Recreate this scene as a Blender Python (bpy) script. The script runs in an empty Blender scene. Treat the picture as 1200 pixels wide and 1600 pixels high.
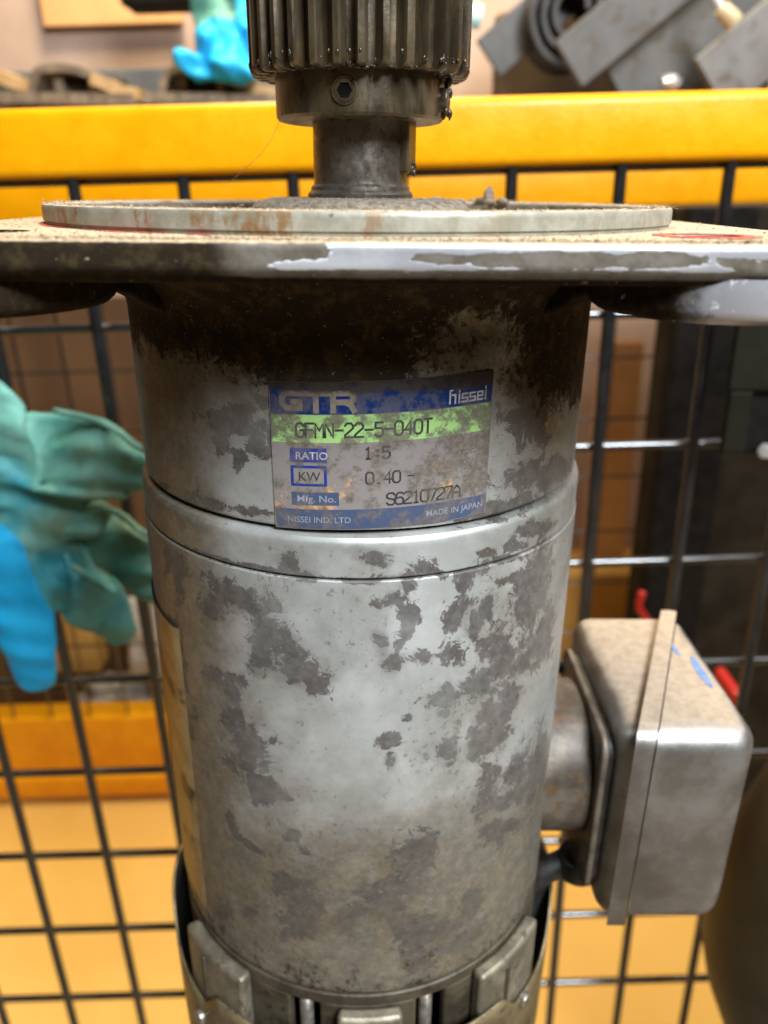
import bpy, bmesh, math, random
from math import sin, cos, tan, radians as rad, pi, sqrt, atan2, degrees
from mathutils import Vector, Matrix, noise as mnoise

random.seed(7)
S = bpy.context.scene
COL = S.collection

# ------------------------------------------------------------------ camera
PITCH, ROLL, TILT = rad(22.5), rad(1.42), rad(0.40)
CAM = Vector((0.0, -0.20, 0.80))
FPX = 1210.0                                   # focal length in pixels of a 1200 x 1600 frame
cam_d = bpy.data.cameras.new('camera')
cam = bpy.data.objects.new('camera', cam_d); COL.objects.link(cam)
RIG = Matrix.Rotation(ROLL, 4, 'Y')
cam.matrix_world = Matrix.Translation(CAM) @ RIG @ Matrix.Rotation(rad(90) - PITCH, 4, 'X')
cam_d.sensor_fit = 'VERTICAL'; cam_d.sensor_height = 36.0; cam_d.sensor_width = 27.0
cam_d.lens = FPX / 1600.0 * 36.0
cam_d.clip_start = 0.005; cam_d.clip_end = 60
cam_d.dof.use_dof = True
cam_d.dof.focus_distance = 0.152
cam_d.dof.aperture_fstop = cam_d.lens / 1.9    # 1.9 mm pupil of a small phone lens
S.camera = cam

# ------------------------------------------------------------------ world and lamps
W = bpy.data.worlds.new('World'); S.world = W; W.use_nodes = True
bg = W.node_tree.nodes['Background']
bg.inputs['Color'].default_value = (0.66, 0.46, 0.26, 1)
bg.inputs['Strength'].default_value = 0.07
S.view_settings.view_transform = 'Standard'; S.view_settings.look = 'None'
S.view_settings.exposure = 0.0; S.view_settings.gamma = 1.0

def area(name, loc, target, sx, sy, power, color):
    l = bpy.data.lights.new(name, 'AREA'); l.shape = 'RECTANGLE'; l.size = sx; l.size_y = sy
    l.energy = power; l.color = color
    o = bpy.data.objects.new(name, l); COL.objects.link(o)
    o.location = loc
    o.rotation_euler = (Vector(target) - Vector(loc)).to_track_quat('-Z', 'Y').to_euler()
    return o
area('window_light', (0.47, -0.82, 1.55), (0, 0, 0.70), 0.45, 0.45, 44, (0.88, 0.95, 1.0))
area('ceiling_panel', (1.30, -0.20, 2.3), (0.25, 0.2, 0.5), 1.2, 1.3, 30, (0.97, 0.98, 1.0))
area('ceiling_bulb', (-0.05, 0.66, 1.85), (-0.05, 0.6, 0.0), 0.35, 0.35, 31, (1.0, 0.86, 0.60))  # unseen fill lamp added to brighten the floor and back wall

# ------------------------------------------------------------------ helpers
def at(px, py, d):
    """world point d metres ahead of the lens along world Y, seen at that spot of the photograph"""
    v = Vector(((px - 600) / FPX, 1.0, -(py - 800) / FPX))
    v = Vector((v.x, v.y * cos(PITCH) + v.z * sin(PITCH), -v.y * sin(PITCH) + v.z * cos(PITCH)))
    v = RIG.to_3x3() @ v
    return CAM + v * (d / v.y)
def depth_z(p):
    return (cam.matrix_world.to_3x3().transposed() @ (p - CAM)).z * -1

def new_mesh(name, verts, faces, smooth=True):
    me = bpy.data.meshes.new(name); me.from_pydata([tuple(v) for v in verts], [], faces); me.validate(); me.update()
    bm = bmesh.new(); bm.from_mesh(me); bmesh.ops.recalc_face_normals(bm, faces=bm.faces); bm.to_mesh(me); bm.free()
    if smooth: me.shade_smooth()
    return me
def put(name, me, mat=None, parent=None, loc=None, bevel=0, seg=3, auto=None):
    o = bpy.data.objects.new(name, me); COL.objects.link(o)
    if mat and not me.materials: me.materials.append(mat)
    if parent: o.parent = parent
    if loc is not None: o.location = loc
    if bevel:
        m = o.modifiers.new('bevel', 'BEVEL'); m.width = bevel; m.segments = seg; m.limit_method = 'ANGLE'; m.angle_limit = rad(35)
    if auto is not None: me.set_sharp_from_angle(angle=rad(auto))
    return o
def part(name, verts, faces, mat, parent=None, smooth=True, **k):
    return put(name, new_mesh(name, verts, faces, smooth), mat, parent, **k)
def thing(name, label, cat, loc=(0, 0, 0), group=None):
    o = bpy.data.objects.new(name, None); COL.objects.link(o); o.location = loc; o.empty_display_size = 0.02
    return tag(o, label, cat, group)
def tag(o, label, cat, group=None):
    o['label'] = label; o['category'] = cat
    if group: o['group'] = group
    return o
def box_vf(x0, x1, y0, y1, z0, z1):
    v = [(x, y, z) for z in (z0, z1) for y in (y0, y1) for x in (x0, x1)]
    f = [(0, 2, 3, 1), (4, 5, 7, 6), (0, 1, 5, 4), (2, 6, 7, 3), (0, 4, 6, 2), (1, 3, 7, 5)]
    return v, f
def prism(outline, levels):
    """outline: closed list of (x, y); levels: (scale-free inset function applied outline, z)"""
    n = len(outline); v = []; f = []
    for ol, z in levels: v += [(x, y, z) for x, y in ol]
    for k in range(len(levels) - 1):
        for i in range(n):
            j = (i + 1) % n
            f.append((k * n + i, k * n + j, (k + 1) * n + j, (k + 1) * n + i))
    f.append(tuple(range(n))); f.append(tuple((len(levels) - 1) * n + i for i in range(n)))
    return v, f
def tube(points, radii, n=12, flat=None):
    v = []; f = []
    pts = [Vector(p) for p in points]
    up = None
    for i, p in enumerate(pts):
        t = (pts[min(i + 1, len(pts) - 1)] - pts[max(i - 1, 0)]).normalized()
        if up is None:
            up = Vector((0, 0, 1)) if abs(t.z) < .9 else Vector((1, 0, 0))
        a = t.cross(up).normalized(); b = a.cross(t).normalized(); up = b
        r = radii[i] if isinstance(radii, (list, tuple)) else radii
        for k in range(n):
            q = 2 * pi * k / n
            v.append(p + a * (r * cos(q)) + b * (r * sin(q)))
    for i in range(len(pts) - 1):
        for k in range(n):
            l = (k + 1) % n
            f.append((i * n + k, i * n + l, (i + 1) * n + l, (i + 1) * n + k))
    f.append(tuple(range(n))); f.append(tuple((len(pts) - 1) * n + k for k in range(n)))
    return v, f
def spline(p, m=8):
    p = [Vector(q) for q in p]; out = []
    for i in range(len(p) - 1):
        a, b, c, d = p[max(i - 1, 0)], p[i], p[i + 1], p[min(i + 2, len(p) - 1)]
        for k in range(m):
            t = k / m
            out.append(0.5 * ((2 * b) + (c - a) * t + (2 * a - 5 * b + 4 * c - d) * t * t + (3 * b - a - 3 * c + d) * t ** 3))
    out.append(p[-1]); return out

# ------------------------------------------------------------------ materials
class NT:
    def __init__(s, name):
        s.m = bpy.data.materials.new(name); s.m.use_nodes = True; s.t = s.m.node_tree
        s.b = s.t.nodes['Principled BSDF']; s.tc = None
    def coord(s):
        if not s.tc: s.tc = s.t.nodes.new('ShaderNodeTexCoord')
        return s.tc.outputs['Object']
    def lk(s, v, sock):
        if isinstance(v, bpy.types.NodeSocket): s.t.links.new(v, sock)
        elif isinstance(v, (tuple, list)) and len(v) == 3 and sock.type == 'RGBA': sock.default_value = (*v, 1)
        else: sock.default_value = v
    def noise(s, scale, detail=4, rough=.55, stretch=None, dist=0, off=None):
        n = s.t.nodes.new('ShaderNodeTexNoise'); c = s.coord()
        if stretch or off:
            mp = s.t.nodes.new('ShaderNodeMapping'); s.lk(c, mp.inputs[0]); c = mp.outputs[0]
            if stretch: mp.inputs['Scale'].default_value = stretch
            if off: mp.inputs['Location'].default_value = off
        s.lk(c, n.inputs['Vector']); n.inputs['Scale'].default_value = scale
        n.inputs['Detail'].default_value = detail; n.inputs['Roughness'].default_value = rough
        n.inputs['Distortion'].default_value = dist
        return n.outputs['Fac']
    def voro(s, scale, feature='F1', stretch=None):
        n = s.t.nodes.new('ShaderNodeTexVoronoi'); n.feature = feature; c = s.coord()
        if stretch:
            mp = s.t.nodes.new('ShaderNodeMapping'); s.lk(c, mp.inputs[0]); c = mp.outputs[0]; mp.inputs['Scale'].default_value = stretch
        s.lk(c, n.inputs['Vector']); n.inputs['Scale'].default_value = scale
        return n.outputs['Distance']
    def math(s, op, a, b=0.0, clamp=False):
        n = s.t.nodes.new('ShaderNodeMath'); n.operation = op; n.use_clamp = clamp
        s.lk(a, n.inputs[0]); s.lk(b, n.inputs[1]); return n.outputs[0]
    def step(s, v, lo, hi, a=0.0, b=1.0):
        n = s.t.nodes.new('ShaderNodeMapRange'); n.interpolation_type = 'SMOOTHSTEP'
        s.lk(v, n.inputs[0])
        for i, q in enumerate((lo, hi, a, b)): n.inputs[i + 1].default_value = q
        return n.outputs[0]
    def mix(s, f, a, b):
        n = s.t.nodes.new('ShaderNodeMix'); n.data_type = 'RGBA'
        s.lk(f, n.inputs[0]); s.lk(a, n.inputs[6]); s.lk(b, n.inputs[7]); return n.outputs[2]
    def fmix(s, f, a, b):
        n = s.t.nodes.new('ShaderNodeMix'); n.data_type = 'FLOAT'
        s.lk(f, n.inputs[0]); s.lk(a, n.inputs[2]); s.lk(b, n.inputs[3]); return n.outputs[0]
    def attr(s, name):
        n = s.t.nodes.new('ShaderNodeAttribute'); n.attribute_name = name; return n.outputs['Fac']
    def xyz(s):
        n = s.t.nodes.new('ShaderNodeSeparateXYZ'); s.lk(s.coord(), n.inputs[0]); return n.outputs
    def bump(s, h, strength=.3, dist=.001):
        n = s.t.nodes.new('ShaderNodeBump'); s.lk(h, n.inputs['Height'])
        n.inputs['Strength'].default_value = strength; n.inputs['Distance'].default_value = dist
        s.lk(n.outputs[0], s.b.inputs['Normal'])
    def set(s, col=None, rough=None, metal=None, spec=None, **k):
        if col is not None: s.lk(col, s.b.inputs['Base Color'])
        if rough is not None: s.lk(rough, s.b.inputs['Roughness'])
        if metal is not None: s.lk(metal, s.b.inputs['Metallic'])
        if spec is not None: s.lk(spec, s.b.inputs['Specular IOR Level'])
        for n, v in k.items(): s.lk(v, s.b.inputs[n.replace('_', ' ')])
        return s.m

def mottled(name, c0, c1, scale, rough=.6, metal=0, bump=0, c2=None, det=5, spec=None, stretch=None, bdist=.0005):
    m = NT(name); f = m.noise(scale, det, .6, stretch)
    col = m.mix(m.step(f, .35, .65), c0, c1)
    if c2: col = m.mix(m.step(m.noise(scale * 2.7, 6, .65, stretch, off=(3, 1, 2)), .55, .66), col, c2)
    if bump: m.bump(m.noise(scale * 6, 6, .65, stretch), bump, bdist)
    return m.set(col, rough, metal, spec)

# worn silver paint of the motor: bright paint, torn-edged bare patches, brown film of oil, dirt and painted shade
def worn_paint(name, bias_fine=1.6):
    m = NT(name)
    bias = m.attr('wear'); oil_shade = m.attr('oil')
    n1 = m.noise(215, 12, .76, dist=.5); n2 = m.noise(60, 6, .6, off=(1, 0, 0))
    edge = m.math('ADD', m.math('MULTIPLY', bias, .30), m.math('MULTIPLY', m.math('SUBTRACT', n1, .5), bias_fine))
    patch = m.step(edge, .0, .035)
    soft = m.math('ADD', m.math('MULTIPLY', bias, .30), m.math('MULTIPLY', m.math('SUBTRACT', m.noise(75, 8, .65, off=(5, 2, 0)), .5), 1.7))
    halo = m.step(soft, -.12, .25)
    pale = m.mix(m.step(n2, .35, .68), (.42, .43, .415), (.56, .57, .56))
    grime = m.noise(38, 7, .62, off=(0, 4, 1))
    pale = m.mix(m.step(grime, .50, .72, 0, .5), pale, (.23, .205, .165))
    pale = m.mix(m.math('MULTIPLY', halo, .48), pale, (.17, .15, .13))
    bare = m.mix(m.step(m.noise(420, 5, .7), .38, .66), (.078, .070, .064), (.128, .117, .108))
    bare = m.mix(m.step(m.noise(90, 3, .5, off=(2, 2, 2)), .58, .74, 0, .7), bare, (.080, .060, .046))
    smear = m.noise(26, 9, .7, stretch=(1, 1, .6), off=(6, 6, 3))
    pale = m.mix(m.step(smear, .50, .68, 0, .38), pale, (.21, .19, .16))
    fleckn = m.noise(520, 6, .75, off=(3, 9, 3))
    pale = m.mix(m.step(m.math('ADD', fleckn, m.math('MULTIPLY', m.math('SUBTRACT', smear, .5), .55)), .60, .68, 0, .55), pale, (.12, .105, .09))
    dirt_shade = m.attr('dirt')  # brown tone carrying dirt plus the barrel's painted shade
    dm = m.step(m.math('ADD', dirt_shade, m.math('MULTIPLY', m.math('SUBTRACT', m.noise(60, 9, .7, off=(4, 0, 9)), .5), .7)), .12, .88)
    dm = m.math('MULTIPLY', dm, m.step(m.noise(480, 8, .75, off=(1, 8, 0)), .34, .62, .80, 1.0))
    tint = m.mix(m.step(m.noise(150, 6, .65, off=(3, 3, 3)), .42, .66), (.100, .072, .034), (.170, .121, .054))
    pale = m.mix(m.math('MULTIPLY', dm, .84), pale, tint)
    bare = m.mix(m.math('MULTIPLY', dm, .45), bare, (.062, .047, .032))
    col = m.mix(m.math('MULTIPLY', patch, m.step(m.noise(50, 4, .6, off=(8, 8, 1)), .3, .6, .72, 1.0)), pale, bare)
    film = m.math('ADD', m.math('MULTIPLY', oil_shade, 1.15), m.math('MULTIPLY', m.math('SUBTRACT', m.noise(120, 11, .78, off=(7, 0, 0)), .5), 1.55))
    film = m.math('ADD', film, m.math('MULTIPLY', m.math('SUBTRACT', m.noise(400, 9, .80, dist=.7), .5), 1.7))
    film = m.step(film, .22, .56)
    oilc = m.mix(m.step(m.noise(260, 7, .7), .46, .70), (.020, .012, .005), (.085, .052, .014))
    col = m.mix(m.math('MULTIPLY', film, .96), col, oilc)
    sc = m.noise(1800, 2, .5)
    col = m.mix(m.step(sc, .68, .74, 0, .35), col, (.62, .60, .56))
    rough = m.fmix(patch, m.step(grime, .3, .7, .40, .56), .55)
    rough = m.fmix(film, rough, .75)
    metal = m.fmix(patch, .55, .25); metal = m.fmix(film, metal, .0)
    h = m.math('ADD', m.math('MULTIPLY', m.math('SUBTRACT', 1.0, patch), .8), m.math('MULTIPLY', m.noise(900, 4, .6), .25))
    m.bump(h, .22, .00025)
    return m.set(col, rough, metal, m.fmix(film, .5, .12))

M = {}
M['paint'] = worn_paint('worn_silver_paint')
M['band_paint'] = M['paint']

m = NT('greasy_gear_steel')
g = m.noise(170, 6, .6, stretch=(1, 1, .35)); g2 = m.noise(600, 4, .6, stretch=(1, 1, .12)); g3 = m.noise(800, 4, .6)
c = m.mix(m.step(g, .32, .68), (.036, .026, .015), (.100, .076, .046))
c = m.mix(m.step(m.noise(120, 5, .6, off=(4, 4, 4)), .55, .72, 0, .7), c, (.125, .075, .026))
c = m.mix(m.step(g2, .55, .68, 0, .6), c, (.030, .020, .015))
m.bump(m.math('ADD', g2, m.math('MULTIPLY', g3, .5)), .40, .00035)
M['gear'] = m.set(c, m.step(g, .3, .7, .24, .40), .45, .6)
M['grease'] = mottled('black_grease', (.012, .009, .007), (.030, .022, .015), 300, .28, 0)

m = NT('oiled_shaft_steel')
g = m.noise(500, 7, .7); g2 = m.noise(90, 4, .6)
c = m.mix(m.step(g2, .35, .65), (.085, .072, .058), (.155, .140, .122))
m.bump(g, .35, .0003)
M['shaft'] = m.set(c, m.step(g, .35, .65, .24, .46), .75, .6)

m = NT('tan_sawdust_on_metal')
g = m.noise(900, 6, .7); g2 = m.noise(130, 5, .6)
c = m.mix(m.step(g, .35, .65), (.29, .215, .135), (.47, .37, .25))
c = m.mix(m.step(g2, .58, .70, 0, .7), c, (.25, .19, .13))
m.bump(g, 1.0, .0009)
M['dust'] = m.set(c, .95, 0, .1)

m = NT('grey_dust_film')
g = m.noise(700, 6, .7); g2 = m.noise(110, 5, .6)
c = m.mix(m.step(g, .35, .65), (.105, .085, .065), (.215, .180, .140))
m.bump(g, .9, .0006)
M['grey_dust'] = m.set(c, .95, 0, .1)

# spigot ring: greyish paint, rust runs, tan dust on its upward face, red thread paint low on the left
m = NT('spigot_ring_paint')
x, y, z = m.xyz()
g = m.noise(140, 6, .65); r1 = m.noise(95, 7, .7, stretch=(1, 1, .25)); r2 = m.noise(420, 6, .7)
c = m.mix(m.step(g, .35, .65), (.20, .19, .145), (.30, .29, .24))
left = m.step(x, -.01, .02, 1, 0)
rust = m.math('MULTIPLY', m.step(m.math('ADD', m.math('MULTIPLY', r1, .8), m.math('MULTIPLY', r2, .3)), .575, .66), m.fmix(left, .25, .85))
c = m.mix(rust, c, (.185, .085, .022))
spots = m.step(m.noise(330, 3, .5, off=(9, 1, 1)), .70, .73)
c = m.mix(spots, c, (.10, .085, .07))
geo = m.t.nodes.new('ShaderNodeNewGeometry'); nz = m.t.nodes.new('ShaderNodeSeparateXYZ'); m.t.links.new(geo.outputs['Normal'], nz.inputs[0])
dust_up = m.step(m.math('ADD', nz.outputs[2], m.math('MULTIPLY', m.math('SUBTRACT', r2, .5), .8)), .35, .8)
c = m.mix(dust_up, c, m.mix(m.step(r2, .35, .65), (.17, .14, .105), (.36, .295, .21)))
m.bump(m.math('ADD', r2, g), .3, .0004)
M['ring'] = m.set(c, m.fmix(dust_up, .48, .95), m.fmix(dust_up, .25, 0))

m = NT('flange_casting')
bias = m.attr('wear'); n1 = m.noise(190, 9, .66)
edge = m.math('ADD', m.math('MULTIPLY', bias, .55), m.math('MULTIPLY', m.math('SUBTRACT', n1, .5), .75))
patch = m.step(edge, 0, .04)
pale = m.mix(m.step(m.noise(70, 6, .6), .4, .65), (.50, .50, .53), (.68, .68, .70))
bare = m.mix(m.step(m.noise(260, 6, .7), .35, .65), (.085, .068, .048), (.150, .130, .108))
c = m.mix(patch, pale, bare)
oil_shade = m.attr('oil')
film = m.step(m.math('ADD', m.math('MULTIPLY', oil_shade, 1.1), m.math('MULTIPLY', m.math('SUBTRACT', m.noise(120, 8, .7, off=(3, 0, 0)), .5), .8)), .25, .7)
c = m.mix(film, c, m.mix(m.step(m.noise(380, 6, .7), .45, .68), (.015, .0095, .0045), (.042, .028, .012)))
geo = m.t.nodes.new('ShaderNodeNewGeometry'); nz = m.t.nodes.new('ShaderNodeSeparateXYZ'); m.t.links.new(geo.outputs['Normal'], nz.inputs[0])
g = m.noise(900, 6, .7)
up = m.step(m.math('ADD', nz.outputs[2], m.math('MULTIPLY', m.math('SUBTRACT', m.noise(420, 5, .6), .5), .5)), .55, .85)
c = m.mix(up, c, m.mix(m.step(g, .35, .65), (.29, .215, .135), (.46, .36, .245)))
fleck = m.step(m.noise(520, 2, .5, off=(1, 5, 2)), .715, .75)
c = m.mix(m.math('MULTIPLY', fleck, .6), c, (.45, .38, .26))
m.bump(m.math('ADD', m.math('MULTIPLY', g, m.math('ADD', up, .15)), m.math('MULTIPLY', m.math('SUBTRACT', 1.0, patch), .5)), .6, .0006)
M['flange'] = m.set(c, m.fmix(up, m.fmix(film, m.fmix(patch, .30, .5), .8), .95), m.fmix(up, m.fmix(film, m.fmix(patch, .6, .2), 0), 0), m.fmix(film, .5, .12))

M['red_paint'] = mottled('red_thread_paint', (.42, .035, .022), (.60, .08, .05), 300, .6, 0, .4)

m = NT('box_casting')
x, y, z = m.xyz()
g = m.noise(65, 7, .65); g2 = m.noise(300, 6, .7)
c = m.mix(m.step(g, .38, .66), (.24, .225, .205), (.34, .325, .305))
c = m.mix(m.step(m.noise(28, 6, .62, off=(2, 3, 0)), .46, .66, 0, .75), c, (.15, .135, .115))
geo = m.t.nodes.new('ShaderNodeNewGeometry'); nz = m.t.nodes.new('ShaderNodeSeparateXYZ'); m.t.links.new(geo.outputs['Normal'], nz.inputs[0])
up = m.step(m.math('ADD', nz.outputs[2], m.math('MULTIPLY', m.math('SUBTRACT', g, .5), .5)), .70, .98)
c = m.mix(m.math('MULTIPLY', up, .9), c, m.mix(m.step(g2, .3, .7), (.22, .16, .105), (.33, .255, .18)))
c = m.mix(m.step(g2, .60, .70, 0, .45), c, (.12, .085, .055))
m.bump(g2, .25, .0004)
M['box'] = m.set(c, m.fmix(up, m.step(g, .3, .7, .34, .48), .8), m.fmix(up, .85, 0))
M['box_dark'] = mottled('oily_casting', (.050, .038, .027), (.130, .105, .080), 90, .5, .2, .3, (.11, .055, .02))
M['gasket'] = mottled('gasket_black', (.018, .015, .012), (.045, .037, .030), 200, .55)
M['blue_paint'] = mottled('blue_paint_scrape', (.09, .15, .32), (.15, .22, .38), 400, .5)
M['cable'] = mottled('black_rubber', (.012, .012, .012), (.028, .026, .024), 200, .45)

m = NT('rating_plate_brass')
g = m.noise(120, 7, .65); g2 = m.noise(45, 6, .6, off=(2, 0, 1))
c = m.mix(m.step(g, .35, .65), (.27, .19, .085), (.38, .28, .14))
c = m.mix(m.step(g2, .50, .58), c, (.055, .04, .024))
M['plate'] = m.set(c, .42, .5)

M['bracket'] = mottled('dirty_alloy', (.040, .030, .018), (.085, .068, .042), 130, .55, .3, .35, (.03, .022, .013))
M['lug'] = mottled('alloy_lug', (.14, .12, .085), (.25, .215, .155), 150, .45, .5, .3, (.10, .075, .05))
M['cover'] = mottled('fan_cover_sheet', (.13, .095, .045), (.22, .165, .085), 80, .42, .45, .2, (.06, .05, .035))
M['inner'] = mottled('black_inside_paint', (.012, .013, .014), (.025, .026, .026), 60, .5, 0, 0, None, 4, .2)  # near-black colour standing for the shade inside the fan cover
M['screw'] = mottled('screw_steel', (.22, .19, .15), (.40, .36, .31), 400, .35, .8)
M['void'] = mottled('black_interior', (.004, .0035, .003), (.008, .007, .006), 100, .8, 0, 0, None, 4, 0.0)

m = NT('yellow_powder_coat')
g = m.noise(420, 3, .5); d = m.noise(55, 7, .7); s = m.noise(240, 5, .65)
c = m.mix(m.step(d, .35, .65), (.70, .275, .001), (.76, .315, .001))
c = m.mix(m.step(s, .69, .74, 0, .55), c, (.25, .12, .02))
m.bump(g, .22, .0008)
M['yellow'] = m.set(c, m.step(d, .3, .7, .28, .40), 0, .22)
m = NT('orange_powder_coat')
c = m.mix(m.step(m.noise(40, 4, .6), .35, .65), (.80, .30, .002), (.86, .36, .004))
M['orange'] = m.set(c, .35)
M['wire'] = mottled('black_wire_coat', (.007, .008, .009), (.014, .014, .014), 150, .13, 0, 0, None, 4, .7)
M['wire'].node_tree.nodes['Principled BSDF'].inputs['Coat Weight'].default_value = .45
M['wire'].node_tree.nodes['Principled BSDF'].inputs['Coat Roughness'].default_value = .08
M['wire'].node_tree.nodes['Principled BSDF'].inputs['Coat IOR'].default_value = 1.6
M['floor'] = mottled('ochre_floor_paint', (.72, .41, .085), (.78, .46, .11), 5, .55, 0, .05)
M['concrete'] = mottled('dark_concrete', (.17, .12, .07), (.23, .165, .10), 6, .8, 0, .2)
M['wall'] = mottled('pinkish_plaster', (.42, .285, .21), (.50, .35, .265), 6, .85, 0, .2, None, 5, None, None, .002)
M['brown_board'] = mottled('brown_board', (.085, .038, .012), (.14, .065, .02), 8, .8, 0, .1, None, 5, None, (1, 1, .2))
M['ochre_board'] = mottled('ochre_board', (.50, .27, .055), (.60, .34, .08), 8, .8)
M['kraft'] = mottled('brown_cardboard', (.60, .31, .11), (.70, .38, .15), 12, .85)
M['slate'] = mottled('grey_painted_board', (.085, .082, .08), (.13, .125, .12), 15, .6)
M['strap'] = mottled('brown_strap', (.16, .115, .075), (.30, .22, .14), 60, .6, .2, .2, (.09, .06, .035))
M['tan'] = mottled('tan_strap', (.45, .27, .11), (.55, .34, .15), 60, .7)
M['steel'] = mottled('grey_sheet_steel', (.080, .074, .068), (.115, .108, .100), 18, .6, .25, .1, (.08, .062, .042))
M['steel_rust'] = mottled('rust_bloomed_steel', (.14, .125, .112), (.19, .175, .16), 22, .55, .3, .1, (.11, .08, .055))
M['steel_dark'] = mottled('dark_sheet_steel', (.050, .046, .043), (.075, .07, .066), 25, .5, .3, .1)
M['dark_brown'] = mottled('dark_brown_hide', (.018, .011, .003), (.036, .022, .006), 16, .55, 0, .2)
M['dark_grey'] = mottled('dark_grey_plastic', (.014, .010, .006), (.026, .020, .013), 22, .8, 0, .15, None, 5, .08)
M['black_edge'] = mottled('black_steel', (.006, .005, .004), (.011, .009, .007), 60, .8, 0, 0, None, 5, .08)
M['olive'] = mottled('olive_black_steel', (.007, .006, .003), (.011, .0095, .005), 40, .7, 0, 0, None, 5, .12)
M['bright'] = mottled('zinc_bolt', (.60, .57, .52), (.75, .72, .67), 200, .25, .7)
M['red_plastic'] = mottled('red_plastic', (.33, .010, .009), (.40, .015, .012), 60, .4)
M['rag'] = mottled('grey_rag', (.30, .26, .21), (.50, .45, .38), 40, .9, 0, .4)
M['white_plastic'] = mottled('white_plastic', (.70, .74, .74), (.8, .82, .82), 60, .4)

def nitrile(name, teal):
    m = NT(name)
    a = (.085, .25, .205) if teal else (.010, .33, .62)
    b = (.16, .37, .30) if teal else (.02, .42, .74)
    c = m.mix(m.step(m.noise(30, 5, .6), .35, .65), a, b)
    if teal:
        c = m.mix(m.step(m.noise(24, 6, .65, off=(3, 1, 0)), .50, .66, 0, .8), c, (.13, .19, .11))
        c = m.mix(m.step(m.noise(42, 6, .65, off=(1, 1, 4)), .60, .70, 0, .8), c, (.12, .085, .035))
        c = m.mix(m.step(m.noise(14, 3, .5, off=(0, 7, 4)), .52, .64, 0, .8), c, (.025, .26, .34))
    m.bump(m.noise(700, 3, .5), .12, .0004)
    m.set(c, .52, 0, .22)
    m.b.inputs['Subsurface Weight'].default_value = .35
    m.b.inputs['Subsurface Radius'].default_value = (.2, .8, 1.0)
    m.b.inputs['Subsurface Scale'].default_value = .006
    return m.m
M['teal'] = nitrile('soiled_teal_nitrile', True)
M['blue'] = nitrile('clean_blue_nitrile', False)  # brighter, purer blue than the teal parts

# ================================================================== SETTING
def setting(o):
    o['kind'] = 'structure'; return o
v, f = box_vf(-6, 6, -4, 6, -0.1, -0.004)
setting(part('floor', v, f, M['concrete'], smooth=False))
v, f = box_vf(-2.2, 2.2, 0.215, 1.115, -0.003, 0.0)
setting(part('floor_panel', v, f, M['floor'], smooth=False))
v, f = box_vf(-3.5, 3.5, 1.12, 1.24, 0.0, 2.6)
setting(part('wall', v, f, M['wall'], smooth=False))

# ================================================================== GEAR MOTOR
ZB = .262
motor = thing('gear_motor', 'worn silver geared motor standing upright, toothed pinion on top and nameplate on its front', 'gear motor')
motor.matrix_world = Matrix.Translation(CAM) @ RIG @ Matrix.Rotation(TILT, 4, 'Y') @ Matrix.Translation((-.0056, .20, -ZB))
def P(phi, r, h):
    a = rad(phi); return (r * sin(a) / 1000, -r * cos(a) / 1000, ZB - h / 1000)
def PX(x, y, h): return (x / 1000, y / 1000, ZB - h / 1000)

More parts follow.
